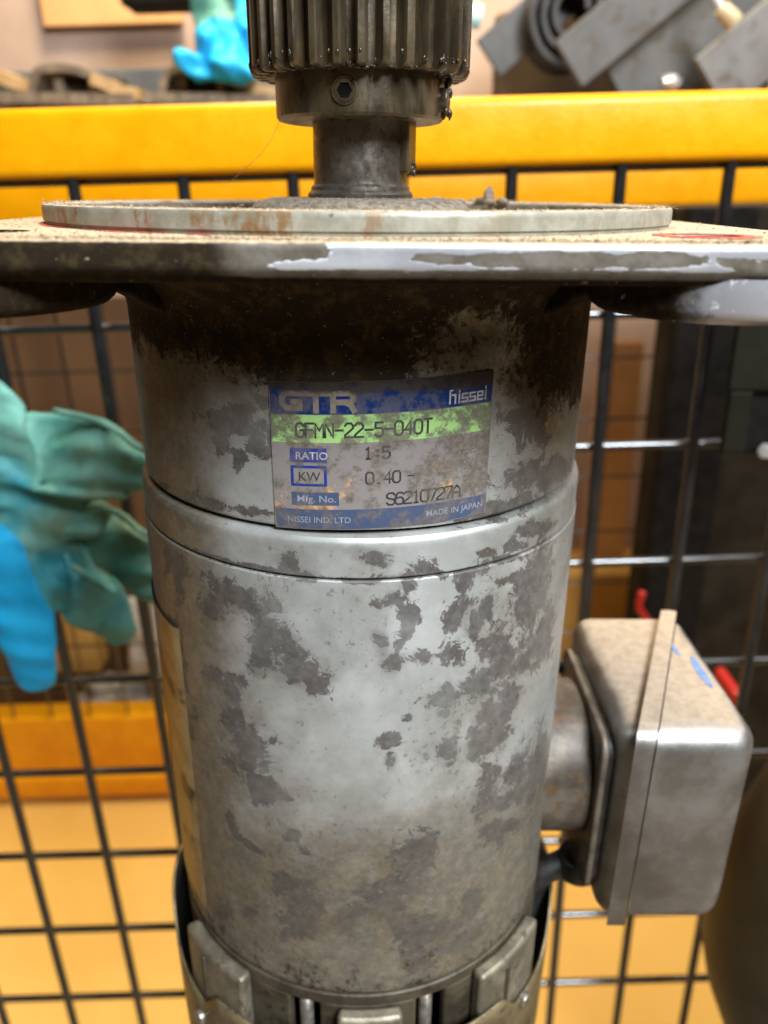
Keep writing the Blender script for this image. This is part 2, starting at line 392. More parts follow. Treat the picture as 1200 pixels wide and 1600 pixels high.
BLOBS = [tuple(map(float, b.split())) for b in """-25.9 81.7 9.5 1.3 -2 4.3;-34.5 86.3 4.2 -1.4 -0.5 4.4;-17 90.9 6.9 4.7 -2.8 4.1;-12.1 97.5 6.2 3.2 -1.9 3.7;-7.8 99.4 3.4 -1.8 0.6 2.1;-22 97 3 -0.8 -0.2 3.4;-33.5 104.9 6.4 -0.2 -1.4 2.8;-29.8 108 2.7 -1 -0.3 3.3;-30.5 115.5 3.9 -0.9 -1.7 6.8;-27.4 124.6 6.2 -0.7 -2.8 9.2;-22.5 132.4 4.5 1.4 -2.2 4.5;-18.3 133.9 2.3 0.9 -0.9 2;-25.2 132.4 3.4 -1.3 -0.3 5.2;-13.4 71.7 2.9 0.8 -1.2 3.2;-11.4 73.6 4 0.7 -0.4 1.3;4.1 69.4 3.7 0.7 -0.2 1.4;6.1 70.9 1.6 0.1 0 1.2;14.3 72.2 2.8 -0.2 0.5 2.4;11.6 73.9 8.3 0.2 0.1 0.8;24.9 75.2 6.3 0 0.3 1.3;0.8 74.5 8 0.5 0 0.7;-18.3 73.7 7.3 0.1 -0.2 0.8;-32 73.9 10.9 0 -0.4 0.8;4.2 79.7 2.1 -0.4 0.2 1.4;8.2 78.7 2.4 -1.7 1 1.6;10.9 75.8 2.2 0.2 0 1.5;12.1 82.9 2.3 1.4 -1.2 3;11.1 87.8 1.5 1.1 -1.5 2.9;5.8 89.1 1.5 -0.7 1.1 2.7;8.4 94.4 2.4 -0.8 0.6 2.1;14.2 94 2.6 0.9 -0.3 2.1;24.4 77.1 1.5 1 -1.5 3.3;22.7 84.6 2.8 2.2 -2.3 3.9;28.3 87.6 2.2 -0.2 1.3 3.1;22.4 94.3 2.8 -1.9 2.4 3.4;27.1 90.5 2.1 0.6 0.2 3.3;33.8 95.9 5.5 1.9 0.5 6;30.2 84.8 2.5 1.1 -0.5 4;19.8 106.4 5.3 0.4 0.4 2.5;28 105.2 8 -1.7 1.9 3.7;39.7 104.3 10.9 0 2.5 4.2;49.8 102.5 8.1 1.1 4.8 6.3;34.7 119.6 5.7 4.5 -3.5 7.9;29.9 121.4 3.1 1.7 -0.6 5.3;39.4 112.4 4.2 2.8 -1.5 5.7;34.1 139 3 2.1 -1.2 7.4;36.9 133.3 4.6 2.4 0.3 2.9;40.3 145.5 4.3 1.2 1.5 3.7;45.6 145.6 7.1 0.9 2.8 4.2;46 137.4 6 5.1 -2.2 4.1;38.7 154.2 4.4 4 -1.5 3.6;45.4 156.4 6.8 2.9 1.2 2.7;46 86.8 6.1 3.2 -3.4 11.8;40.4 79.9 8.6 1.1 0.8 1.8;52.6 100.2 5.2 3.1 -2.7 7.5;57.7 145.2 10.7 8.6 -3.4 10.4;11.5 109.5 1.2 0.2 0 1.1;7.4 115.2 2.9 -0.3 0.3 2.2;7.9 121.3 1.5 0.2 0 2.9;20.7 110.1 1.6 0.4 0.1 1.8;22 120.5 2.6 1.8 -1 3.2;-16.3 146 2.4 -0.7 -0.1 2.5;-13.1 149.7 1.7 -0.4 -0.1 1.7;-17.5 162.7 5.9 -0.7 -0.7 4.1;-14.6 167.3 4.9 1.5 -1.8 5;-14.8 175.3 6 -1.9 -0.2 6;-2.1 169.6 5.2 -2.9 0.7 2.9;12.4 157.8 4.9 5.6 -4.2 7.1;16.3 150.3 3.4 4.5 -3.1 3.9;6.8 164.4 6.1 3.8 -1.1 4;31.3 174.4 3 3.9 -2.5 2.7;25.5 179.4 7.1 -0.4 1.1 3.1;15.4 181.1 5.3 1.7 0.3 11.9;-34.5 147.9 2.1 -1.8 1.3 3.6;-29.6 153.4 5 1.2 -0.7 1.2;-30.4 177.8 3.2 -1.9 -0.2 3;-40.8 185 3.7 -2.8 -0.5 4.3;-46 84 3 -1.1 -1.3 7.2;-50.7 80 3 -1.1 -1.2 5.5;-56.1 106.3 7.5 -4 -2.5 8.8;-49.7 112.4 3 -1.6 -1.2 6.3;-51.3 128.9 5.3 -2.3 -5.7 9.2;28.9 187.3 7.6 0.4 1.4 3.9;-25.5 40.8 8.6 -2.1 0.2 1.8;-21.9 43 6.5 2 -1.6 2.8;-20 47.4 3.5 0.8 -0.8 1.9;-24 50.7 1.4 0.3 -1.3 2.8;-27.6 43.1 3.3 -0.5 -0.2 1.9;-28.5 47.3 2.4 -0.4 -0.2 2.5;-18 38.1 2.5 -0.2 -0.1 1.8;-32.6 61.5 5.4 -0.9 -0.3 1.5;-22.5 61.6 4.5 0.1 -0.3 1.2;-52.8 63.5 5.2 -1.6 -0.4 1.4;-38.7 61.5 2.3 -0.6 -0.3 2.2;40.3 44.7 8.7 2.5 -0.8 5.3;42.7 38.3 10.4 1.7 0.9 6.3;46.9 57.8 16.3 2.4 1.8 3.7;36.2 62.6 13.3 0.5 1.1 2.6;49.3 32.5 8.9 1.3 1.7 8.4;46.2 70 8 1.3 1.2 2.2;37.1 72 4.1 0.6 0.5 1.7;29.6 71.6 2.8 0.7 0.1 1.4;34.4 74.4 7.7 1 0.3 1""".split(';')]
BL = []
for s0, h0, a, b, c, d in BLOBS:
    det = a * d - b * c
    BL.append((s0, h0, d / det, -c / det, -b / det, a / det, max(abs(a) + abs(c), abs(b) + abs(d)) * 2.2))
def wear_at(s, h):
    best = -1.0
    for s0, h0, p, q, r, t, rad_ in BL:
        ds = s - s0; dh = h - h0
        if abs(ds) > rad_ or abs(dh) > rad_: continue
        u = p * ds + q * dh; w = r * ds + t * dh
        best = max(best, 1.0 - sqrt(u * u + w * w))
    return best
def sst(a, b, x):
    t = min(1, max(0, (x - a) / (b - a))); return t * t * (3 - 2 * t)
def oil_shade_at(phi, h):  # oil film whose colour also carries shade beneath the flange
    lim = 27 + 7 * sst(-35, -5, phi) + 4 * sst(25, 50, phi) + 5 * sst(50, 70, phi)
    o = 1 - sst(lim - 9, lim + 13, h)
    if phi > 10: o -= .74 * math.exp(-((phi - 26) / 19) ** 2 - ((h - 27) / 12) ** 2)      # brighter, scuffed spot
    o = max(o, .34 * sst(172, 203, h))  # barrel foot darkened in colour for the light's falloff
    o = max(o, .42 * sst(-48, -66, phi) if False else o)
    return o
def dirt_shade_at(ph, h):  # dirt mixed with painted shade, browner on left flank and lower barrel
    highlight_zone = math.exp(-((ph - 4) / 24) ** 2 - ((h - 92) / 34) ** 2)  # paler zone painted where the highlight sits
    d = .50 - .55 * highlight_zone
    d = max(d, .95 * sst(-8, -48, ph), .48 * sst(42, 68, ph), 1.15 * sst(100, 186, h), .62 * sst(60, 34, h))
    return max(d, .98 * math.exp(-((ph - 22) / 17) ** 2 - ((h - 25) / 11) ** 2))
def lathe(name, prof, mat, parent, seg=72, wear=False, a0=-180.0, a1=180.0, auto=30):
    closed = (a1 - a0) >= 359.9
    n = seg if closed else seg + 1
    v = []; f = []; info = []
    for r, h in prof:
        for i in range(n):
            ph = a0 + (a1 - a0) * i / seg
            v.append(P(ph, r, h)); info.append((ph, r, h))
    for k in range(len(prof) - 1):
        for i in range(seg):
            j = (i + 1) % n
            f.append((k * n + i, k * n + j, (k + 1) * n + j, (k + 1) * n + i))
    me = new_mesh(name, v, f)
    if wear:
        w = me.attributes.new('wear', 'FLOAT', 'POINT'); o = me.attributes.new('oil', 'FLOAT', 'POINT')
        w.data.foreach_set('value', [wear_at(r * rad(ph), h) for ph, r, h in info])
        o.data.foreach_set('value', [oil_shade_at(ph, h) for ph, r, h in info])
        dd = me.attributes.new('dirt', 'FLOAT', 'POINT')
        dd.data.foreach_set('value', [dirt_shade_at(ph, h) for ph, r, h in info])
    return put(name, me, mat, parent, auto=auto)
def fine(h0, h1, r, step=1.2, r1=None):
    n = max(1, int(round((h1 - h0) / step))); r1 = r if r1 is None else r1
    return [(r + (r1 - r) * i / n, h0 + (h1 - h0) * i / n) for i in range(n + 1)]

# --- gearbox housing, seam band, motor frame
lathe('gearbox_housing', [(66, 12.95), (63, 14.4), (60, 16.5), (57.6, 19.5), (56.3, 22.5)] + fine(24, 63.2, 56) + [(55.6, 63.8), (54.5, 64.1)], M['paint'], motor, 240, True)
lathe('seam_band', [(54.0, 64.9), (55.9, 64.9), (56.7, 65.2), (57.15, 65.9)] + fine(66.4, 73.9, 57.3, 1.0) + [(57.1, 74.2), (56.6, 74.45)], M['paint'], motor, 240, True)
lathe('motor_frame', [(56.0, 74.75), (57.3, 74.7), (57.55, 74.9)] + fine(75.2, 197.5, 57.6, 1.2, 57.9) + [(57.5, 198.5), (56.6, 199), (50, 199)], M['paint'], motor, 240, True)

# --- mounting flange (rounded square with corner bosses and bolt holes)
def rsq(half, R, n=10, dense=28):
    o = []
    c = half - R
    for q, (cx, cy) in enumerate(((c, -c), (c, c), (-c, c), (-c, -c))):
        for k in range(n + 1):
            a = -pi / 2 + q * pi / 2 + (pi / 2) * k / n
            o.append((cx + R * cos(a), cy + R * sin(a)))
        nx = ((c, c), (-c, c), (-c, -c), (c, -c))[q]
        a = q * pi / 2
        p0 = (cx + R * cos(a), cy + R * sin(a)); p1 = (nx[0] + R * cos(a), nx[1] + R * sin(a))
        for k in range(1, dense): o.append((p0[0] + (p1[0] - p0[0]) * k / dense, p0[1] + (p1[1] - p0[1]) * k / dense))
    return o
lv = [(82.3, 20.5, 6.70), (82.8, 20.9, 6.95), (83, 21, 7.4)] + [(83, 21, q) for q in (8.0, 8.6, 9.2, 9.8, 10.3)] + [(82.75, 21, 10.9), (82.2, 21, 11.5), (81.4, 20.6, 12.4), (79.8, 19.6, 12.9)]
v, f = prism(None or rsq(83, 21), [([(x / 1000, y / 1000) for x, y in rsq(hf, R)], ZB - h / 1000) for hf, R, h in lv])
fl_me = new_mesh('flange', v, f)
fl = put('flange', fl_me, M['flange'], motor)
cut_v, cut_f = [], []
for sx in (-1, 1):
    for sy in (-1, 1):
        tv, tf = tube([PX(60.5 * sx, 60.5 * sy, 0), PX(60.5 * sx, 60.5 * sy, 30)], .0058, 28)
        o0 = len(cut_v); cut_v += tv; cut_f += [tuple(i + o0 for i in q) for q in tf]
cutter = part('cutter', cut_v, cut_f, None, motor)
def boolean(o, c):
    md = o.modifiers.new('b', 'BOOLEAN'); md.operation = 'DIFFERENCE'; md.solver = 'EXACT'; md.object = c
    bpy.context.view_layer.update()
    dg = bpy.context.evaluated_depsgraph_get()
    me = bpy.data.meshes.new_from_object(o.evaluated_get(dg))
    o.modifiers.clear(); old = o.data; nm = old.name; o.data = me; bpy.data.meshes.remove(old); me.name = nm
    cm = c.data; bpy.data.objects.remove(c); bpy.data.meshes.remove(cm)
boolean(fl, cutter)
fl_me = fl.data
def flange_wear(me):
    w = me.attributes.new('wear', 'FLOAT', 'POINT'); o = me.attributes.new('oil', 'FLOAT', 'POINT')
    W_ = []; O_ = []
    for vt in me.vertices:
        x = vt.co.x * 1000; y = vt.co.y * 1000; h = (ZB - vt.co.z) * 1000
        b = -1.0
        for cx, ch, a, c in ((31, 9.1, 17, 1.25), (46, 8.9, 7, 1.3), (14, 9.0, 5, .8), (60, 9.5, 6, 1.0), (-8, 8.2, 5, 1.6)):
            b = max(b, 1 - sqrt(((x - cx) / a) ** 2 + ((h - ch) / c) ** 2))
        b = max(b, sst(-6, -16, x) * 1.2 - .6 + (.35 if h < 9 else 0) * sst(-4, -12, x))
        b = max(b, sst(10.55, 11.0, h) * .9 - .35)
        W_.append(b)
        ol = sst(-9, -26, x) * .85 if y < 0 else .6
        ol = max(ol, sst(11.3, 12.1, h) * .95)
        O_.append(ol)
    w.data.foreach_set('value', W_); o.data.foreach_set('value', O_)
flange_wear(fl_me); fl_me.shade_smooth(); fl_me.set_sharp_from_angle(angle=rad(40))
for sx in (-1, 1):
    for sy in (-1, 1):
        prof = [(20.8, 11.6), (20.8, 16.2), (20.3, 17.4), (19.0, 18.4), (16.5, 18.8), (6.0, 18.8), (6.0, 11.4)]
        n = 40; v = []; f = []
        for r, h in prof:
            for k in range(n):
                a = 2 * pi * k / n; v.append(PX(62 * sx + r * cos(a), 62 * sy + r * sin(a), h))
        for q in range(len(prof) - 1):
            for k in range(n): f.append((q * n + k, q * n + (k + 1) % n, (q + 1) * n + (k + 1) % n, (q + 1) * n + k))
        me = new_mesh('corner_boss', v, f)
        w = me.attributes.new('wear', 'FLOAT', 'POINT'); o_ = me.attributes.new('oil', 'FLOAT', 'POINT')
        w.data.foreach_set('value', [(-.15 if sx > 0 else .4) for _ in me.vertices])
        o_.data.foreach_set('value', [(.9 if sx < 0 else .8 * sst(62, 46, vt.co.x * 1000)) for vt in me.vertices])
        put('corner_boss', me, M['flange'], motor, auto=40)
        # diagonal web from boss to gearbox
        d = Vector((sx, sy)).normalized(); t = Vector((-d.y, d.x))
        pts = []
        for (r, h) in ((48, 12), (48, 25), (56, 23), (64, 18.5), (72, 15.5), (80, 14.2), (80, 12)):
            pts.append((d * r, h))
        v = [PX(*(q + t * s * 3.2), h) for s in (-1, 1) for q, h in pts]; k = len(pts)
        f = [tuple(range(k)), tuple(range(k, 2 * k))] + [(i, (i + 1) % k, k + (i + 1) % k, k + i) for i in range(k)]
        me = new_mesh('web', v, f, False)
        w = me.attributes.new('wear', 'FLOAT', 'POINT'); o_ = me.attributes.new('oil', 'FLOAT', 'POINT')
        w.data.foreach_set('value', [.2] * len(v)); o_.data.foreach_set('value', [.85] * len(v))
        put('web', me, M['flange'], motor, bevel=.0012)

# red paint dabs: in the right bolt hole and along the foot of the ring
def dab(x0, x1, fn, h, parent=motor):
    v = []; n = 26
    for i in range(n + 1):
        x = x0 + (x1 - x0) * i / n; ya, yb = fn(x, i / n)
        v += [PX(x, ya, h), PX(x, yb, h)]
    return part('red_paint_dab', v, [(2 * i, 2 * i + 2, 2 * i + 3, 2 * i + 1) for i in range(n)], M['red_paint'], parent)
def ringfoot(x, t):
    y = -sqrt(max(71.2 ** 2 - x * x, 1))
    wdt = 1.7 * (.5 + 1.6 * abs(mnoise.noise((x * .22, 1.3, 0))) + .5 * mnoise.noise((x * .9, 4.3, 0))) * sin(pi * min(1, max(0, t)))
    return y - max(.05, wdt * 1.5), y + .4
dab(-70.5, -52, ringfoot, 6.60)
dab(-49, -30, ringfoot, 6.60)
dab(-27, -22, ringfoot, 6.60)
v = []; f = []; n = 40
for k in range(n):
    a = 2 * pi * k / n; w = 8.6 + 1.6 * mnoise.noise((cos(a) * 2, sin(a) * 2, 7))
    v += [PX(60.5 + 5.9 * cos(a), -60.5 + 5.9 * sin(a), 6.55), PX(60.5 + w * cos(a), -60.5 + w * sin(a), 6.55)]
    f.append((2 * k, 2 * k + 1, (2 * k + 3) % (2 * n), (2 * k + 2) % (2 * n)))
part('red_paint_dab', v, f, M['red_paint'], motor)
tv, tf = tube([PX(60.5, -60.5, 6.9), PX(60.5, -60.5, 12.5)], .0057, 28)
part('bolt_hole_paint', tv[:], tf[:-2], M['red_paint'], motor)

# --- spigot ring with recessed dusty well and oil seal boss
lathe('spigot_ring', [(66.0, 3.5), (66.2, 3.05), (66.6, 2.82), (67.5, 2.75), (69.9, 2.75), (70.75, 2.95), (70.95, 3.3), (71.0, 3.9), (71.0, 5.9), (70.6, 6.2), (70.6, 6.9)], M['ring'], motor, 180)
lathe('dust_well', [(27, 7.0), (40, 7.6), (60, 7.6), (64.5, 7.0), (65.9, 5.5), (66.0, 3.5)], M['grey_dust'], motor, 120)
lathe('seal_boss', [(10, 1.6), (14, 1.5), (21, 1.6), (23.6, 2.0), (25.2, 2.9), (26.2, 4.2), (26.8, 6.2)], M['grey_dust'], motor, 96)

# --- shaft with key, pinion with hub and set screws
shaft = lathe('output_shaft', [(12.4, 1.9), (12.5, .7), (12.1, .2), (11.75, -.1), (11.65, -.9), (11.1, -1.5), (11, -2.2), (11, -4)] + fine(-6, -15, 11) [::1] + [(11, -52), (0.1, -52.4)], M['shaft'], motor, 72)
kd = 72
def kbox(r0, r1, hw, h0, h1):
    a = rad(kd); ex = Vector((sin(a), -cos(a))); tx = Vector((cos(a), sin(a)))
    v = []
    for h in (h0, h1):
        for r, w in ((r0, -hw), (r1, -hw), (r1, hw), (r0, hw)):
            q = ex * r + tx * w; v.append(PX(q.x, q.y, h))
    return v, [(0, 1, 2, 3), (4, 5, 6, 7), (0, 1, 5, 4), (1, 2, 6, 5), (2, 3, 7, 6), (3, 0, 4, 7)]
v, f = kbox(9, 12.7, 3.1, -4.0, -20)
part('shaft_key', v, f, M['gear'], shaft, False, bevel=.0004)

NTH = 31
def gear_outline(ro, rr):
    o = []
    for k in range(NTH):
        a = 360 / NTH * k + 2.2; w = 360 / NTH
        for fr, q in ((-.50, 0), (-.34, .04), (-.27, .22), (-.215, .62), (-.165, .92), (-.125, 1), (.125, 1), (.165, .92), (.215, .62), (.27, .22), (.34, .04)):
            r = rr + (ro - rr) * q; t = rad(a + fr * w)
            o.append((r * sin(t) / 1000, -r * cos(t) / 1000))
    return o
lvl = [(gear_outline(23.6, 20.9), ZB + .0233), (gear_outline(24.35, 21.1), ZB + .0237), (gear_outline(24.7, 21.2), ZB + .0246)]
lvl += [(gear_outline(24.7, 21.2), ZB + z) for z in (.030, .038, .046, .0525)] + [(gear_outline(23.7, 21.0), ZB + .0535)]
v, f = prism(lvl[0][0], lvl)
pin = part('pinion', v, f, M['gear'], motor, auto=50)
hub = lathe('hub', [(10.9, -14.55), (17.6, -14.45), (18.6, -14.65), (19.15, -15.3), (19.2, -16)] + fine(-17, -22, 19.2) [::-1] [::-1] + [(19.2, -23.0), (19.0, -23.5), (15, -23.6)], M['gear'], pin, 96)
def radial_tube(phi, h, r, r0, r1, n=20, hole=None):
    a = rad(phi); ex = Vector((sin(a), -cos(a), 0)); c = Vector((0, 0, ZB - h / 1000))
    return tube([c + ex * (r0 / 1000), c + ex * (r1 / 1000)], r / 1000, n)
def socket_screw(phi, h, R, r_out, parent, mat):
    """threaded ring with a dark hexagon socket, lying flush in its hole"""
    a = rad(phi); ex = Vector((sin(a), -cos(a), 0)); tx = Vector((cos(a), sin(a), 0)); up = Vector((0, 0, 1))
    c = Vector((0, 0, ZB - h / 1000)); v = []; f = []; n = 30
    rings = [(r_out * 1.22, R - .25, 0), (r_out * 1.16, R + .22, 0), (r_out * 1.04, R + .26, 0), (r_out * .98, R + .06, 0), (r_out * .92, R + .22, 0), (r_out * .66, R + .26, 1), (r_out * .60, R + .03, 1)]
    for rr, d, hexa in rings:
        for k in range(n):
            t = 2 * pi * k / n
            q = rr
            if hexa:
                tt = (t % (pi / 3)) - pi / 6; q = rr * .9 / cos(tt)
            v.append(c + ex * (d / 1000) + tx * (q * cos(t) / 1000) + up * (q * sin(t) / 1000))
    for i in range(len(rings) - 1):
        for k in range(n): f.append((i * n + k, i * n + (k + 1) % n, (i + 1) * n + (k + 1) % n, (i + 1) * n + k))
    o = part('set_screw', v, f, mat, parent, auto=35)
    b0 = (len(rings) - 1) * n
    me = o.data; me.materials.append(M['void'])
    bm = bmesh.new(); bm.from_mesh(me); bm.verts.ensure_lookup_table()
    fc = bm.faces.new([bm.verts[b0 + k] for k in range(n)]); fc.material_index = 1
    for q in bm.faces:
        if all(x.index >= b0 - n for x in q.verts): q.material_index = 1
    bmesh.ops.recalc_face_normals(bm, faces=bm.faces); bm.to_mesh(me); bm.free()
    return o
socket_screw(-8, -19.2, 19.25, 2.35, pin, M['gear'])
tv, tf = radial_tube(76, -18.9, 2.5, 17, 20.6, 24)
part('set_screw', tv, tf, M['gear'], pin, bevel=.0004)
# lumps of black grease round the pinion and the key
gv, gf = [], []
def lump(c, r, sq=(1, 1, 1)):
    bm = bmesh.new(); bmesh.ops.create_icosphere(bm, subdivisions=2, radius=1)
    o0 = len(gv); sd = random.random() * 50
    for q in bm.verts:
        k = 1 + .55 * mnoise.noise(q.co * 1.7 + Vector((sd, 0, 0)))
        gv.append(Vector(c) + Vector((q.co.x * sq[0], q.co.y * sq[1], q.co.z * sq[2])) * (r * k))
    for q in bm.faces: gf.append(tuple(o0 + x.index for x in q.verts))
    bm.free()
for _ in range(90):
    ph = random.uniform(-85, 85)
    lump(P(ph, random.choice((20.6, 21.0, 20.2, 21.6)), random.uniform(-23.9, -23.1)), random.uniform(.0002, .00055), (1.4, 1.4, .8))
for _ in range(14): lump(P(random.uniform(70, 86), random.uniform(19.3, 21.0), random.uniform(-24, -16)), random.uniform(.0004, .0009), (.8, .8, 1.6))
for _ in range(8): lump(P(random.uniform(68, 84), random.uniform(12.0, 12.9), random.uniform(-6.5, -4)), random.uniform(.0004, .0008), (.8, .8, 1.5))
for _ in range(40): lump(P(random.uniform(-80, 85), 24.6, random.uniform(-26, -24)), random.uniform(.00015, .0004), (1, 1, 1.6))
me = new_mesh('grease', gv, gf); o = put('grease', me, M['grease'], motor); o['kind'] = 'stuff'

# --- nameplate -----------------------------------------------------------
m = NT('label_dirt_probe')   # shared grime recipe for everything printed on the nameplate
bpy.data.materials.remove(m.m)
def printed(name, col, dirt_amt=1.0, chip=None, rough=.34):
    m = NT(name)
    n1 = m.noise(210, 10, .72, off=(.3, .1, .2)); n2 = m.noise(75, 5, .6, off=(2, .1, .2)); n3 = m.noise(900, 5, .7)
    c = m.mix(m.step(n2, .3, .7, 0, .25), col, tuple(q * .6 for q in col))
    e = m.math('ADD', m.math('MULTIPLY', n1, .72), m.math('MULTIPLY', n2, .42))
    if chip:
        c = m.mix(m.step(m.math('ADD', m.math('MULTIPLY', m.noise(70, 8, .7, off=(5.2, 1, 7)), 1.0), m.math('MULTIPLY', n1, .2)), .70, .74), c, chip)
    d = m.step(e, .515, .60)
    dirt_shade = m.mix(m.step(n3, .35, .65), (.075, .060, .046), (.14, .115, .092))
    c = m.mix(m.math('MULTIPLY', d, .88 * dirt_amt), c, dirt_shade)
    x, y, z = m.xyz()
    # oil crept down over the upper edge of the plate
    o = m.math('ADD', m.step(z, ZB - .0375, ZB - .0335), m.math('MULTIPLY', m.math('SUBTRACT', n1, .5), 1.5))
    c = m.mix(m.step(o, .42, .85, 0, .88), c, (.030, .022, .014))
    m.bump(m.math('ADD', n3, d), .15, .0002)
    return m.set(c, m.fmix(d, rough, .6), 0, .5)
PRN = {
    'foil': printed('nameplate_foil', (.20, .175, .165), 1.0, (.46, .26, .13)),
    'blue': printed('print_blue', (.003, .024, .120), .5, None),
    'dblue': printed('print_faded_blue', (.050, .068, .125), .75, None),
    'boxblue': printed('print_box_blue', (.013, .030, .18), .5, None),
    'green': printed('print_green', (.30, .50, .17), 1.0, (.40, .40, .16)),
    'black': printed('print_black', (.030, .028, .030), .55, None),
    'grey': printed('print_silver', (.24, .20, .16), .85, (.56, .30, .11)),
    'white': printed('print_pale', (.44, .42, .43), .55, None),
    'pale': printed('print_faded_grey', (.22, .24, .28), .35, None),
}
PH0, PH1 = -16.8, 29.1
RL = 56.0
def label_h(phi, h):                      # the plate sits a trifle crooked
    return h - 1.5 * (phi - PH0) / (PH1 - PH0)
def patch(name, s0, s1, h0, h1, r, mat, parent, n=None):
    """curved sheet: s along the circumference as a fraction 0..1 of the plate width"""
    n = n or max(2, int(abs(s1 - s0) * 40)); v = []
    for i in range(n + 1):
        ph = PH0 + (PH1 - PH0) * (s0 + (s1 - s0) * i / n)
        for rr in (r, r - .12):
            for h in (h0, h1): v.append(P(ph, rr, label_h(ph, h)))
    f = []
    for i in range(n):
        a, b = 4 * i, 4 * i + 4
        f += [(a, b, b + 1, a + 1), (a + 2, a + 3, b + 3, b + 2), (a, a + 2, b + 2, b), (a + 1, b + 1, b + 3, a + 3)]
    f += [(0, 1, 3, 2), (4 * n, 4 * n + 2, 4 * n + 3, 4 * n + 1)]
    return part(name, v, f, mat, parent, auto=40)
plate = patch('nameplate', 0, 1, 33.6, 64.0, RL + .28, PRN['foil'], motor, 46)
patch('blue_header', .004, .996, 33.75, 39.9, RL + .31, PRN['blue'], plate, 46)
patch('green_strip', .006, .994, 40.05, 45.6, RL + .31, PRN['green'], plate, 46)
patch('footer_strip', .006, .994, 59.6, 63.85, RL + .31, PRN['dblue'], plate, 46)
patch('ratio_box', .085, .248, 46.7, 49.6, RL + .31, PRN['boxblue'], plate)
for a, b, c, d in ((.085, .248, 50.3, 50.85), (.085, .248, 54.1, 54.65), (.085, .098, 50.85, 54.1), (.235, .248, 50.85, 54.1)):
    patch('kilowatt_frame', a, b, c, d, RL + .31, PRN['boxblue'], plate)
patch('number_box', .085, .300, 55.9, 58.7, RL + .31, PRN['dblue'], plate)

WID = RL * rad(PH1 - PH0)                 # plate width in mm
def bend(x, y, r):                        # x mm from the left edge, y = h in mm
    ph = PH0 + degrees(x / RL); return P(ph, r, label_h(ph, y))
GLYPH = {  # stroke letters on a 4 x 6 grid, y up
    'G': [[(4, 5), (3, 6), (1, 6), (0, 5), (0, 1), (1, 0), (3, 0), (4, 1), (4, 3), (2.2, 3)]],
    'F': [[(0, 0), (0, 6), (4, 6)], [(0, 3.2), (3.2, 3.2)]],
    'M': [[(0, 0), (0, 6), (2, 3), (4, 6), (4, 0)]],
    'N': [[(0, 0), (0, 6), (4, 0), (4, 6)]],
    '-': [[(.2, 3), (3.8, 3)]],
    '2': [[(0, 5), (1, 6), (3, 6), (4, 5), (4, 3.9), (0, .9), (0, 0), (4, 0)]],
    '5': [[(3.8, 6), (.3, 6), (.2, 3.5), (3, 3.6), (4, 2.6), (4, 1), (3, 0), (1, 0), (0, .8)]],
    '0': [[(1, 0), (0, 1), (0, 5), (1, 6), (3, 6), (4, 5), (4, 1), (3, 0), (1, 0)]],
    '4': [[(3, 0), (3, 6), (0, 2), (4, 2)]],
    'T': [[(2, 0), (2, 6)], [(0, 6), (4, 6)]],
    '1': [[(1, 5), (2, 6), (2, 0)], [(1, 0), (3, 0)]],
    ':': [[(1.4, 1.4), (2.6, 1.4)], [(1.4, 4.2), (2.6, 4.2)]],
    '.': [[(1.5, .2), (2.4, .2)]],
    'S': [[(4, 5), (3, 6), (1, 6), (0, 5), (0, 4), (1, 3.2), (3, 2.8), (4, 2), (4, 1), (3, 0), (1, 0), (0, 1)]],
    '6': [[(3.6, 5.6), (2.6, 6), (1.2, 5.8), (0, 3.6), (0, 1), (1, 0), (3, 0), (4, 1), (4, 2.6), (3, 3.5), (1, 3.4), (0, 2.6)]],
    '7': [[(0, 6), (4, 6), (1.5, 0)]],
    'A': [[(0, 0), (0, 4), (2, 6), (4, 4), (4, 0)], [(0, 2.4), (4, 2.4)]],
}
def stroke_mesh(polys, width, r):
    """polyline strokes (mm on the plate) -> thin curved ribbons with mitred joints"""
    v = []; f = []; w = width / 2
    for pl in polys:
        seg = []
        for (x0, y0), (x1, y1) in zip(pl, pl[1:]):
            L = sqrt((x1 - x0) ** 2 + (y1 - y0) ** 2); n = max(1, int(L / 1.2)) if abs(x1 - x0) > .8 else 1
            for k in range(n): seg.append((x0 + (x1 - x0) * k / n, y0 + (y1 - y0) * k / n))
        seg.append(pl[-1]); closed = pl[0] == pl[-1]
        pts = [Vector(q) for q in seg]; o0 = len(v); N = len(pts)
        for i, p in enumerate(pts):
            a = (pts[i] - pts[i - 1]).normalized() if i else None
            b = (pts[i + 1] - pts[i]).normalized() if i < N - 1 else None
            if closed and i == 0: a = (pts[0] - pts[-2]).normalized()
            if closed and i == N - 1: b = (pts[1] - pts[0]).normalized()
            if a is None: t = b; k = 1; p = p - b * w * .8
            elif b is None: t = a; k = 1; p = p + a * w * .8
            else:
                t = (a + b); t = t.normalized() if t.length > .1 else a
                k = min(1.6, 1 / max(.4, t.dot(a)))
            nn = Vector((-t.y, t.x)) * w * k
            v.append(bend(p.x + nn.x, p.y + nn.y, r)); v.append(bend(p.x - nn.x, p.y - nn.y, r))
        for i in range(N - 1):
            f.append((o0 + 2 * i, o0 + 2 * i + 2, o0 + 2 * i + 3, o0 + 2 * i + 1))
    return v, f
def stroke_text(name, txt, x, y, cw, ch, pitch, sw, mat, r=RL + .345):
    polys = []
    for i, c in enumerate(txt):
        for pl in GLYPH.get(c, []):
            polys.append([(x + i * pitch + px / 4 * cw, y - py / 6 * ch) for px, py in pl])
    v, f = stroke_mesh(polys, sw, r)
    return part(name, v, f, mat, plate)
fx = lambda s: s * WID
stroke_text('model_number', 'GFMN-22-5-040T', fx(.117), 44.45, 1.55, 2.75, fx(.0427), .43, PRN['black'])
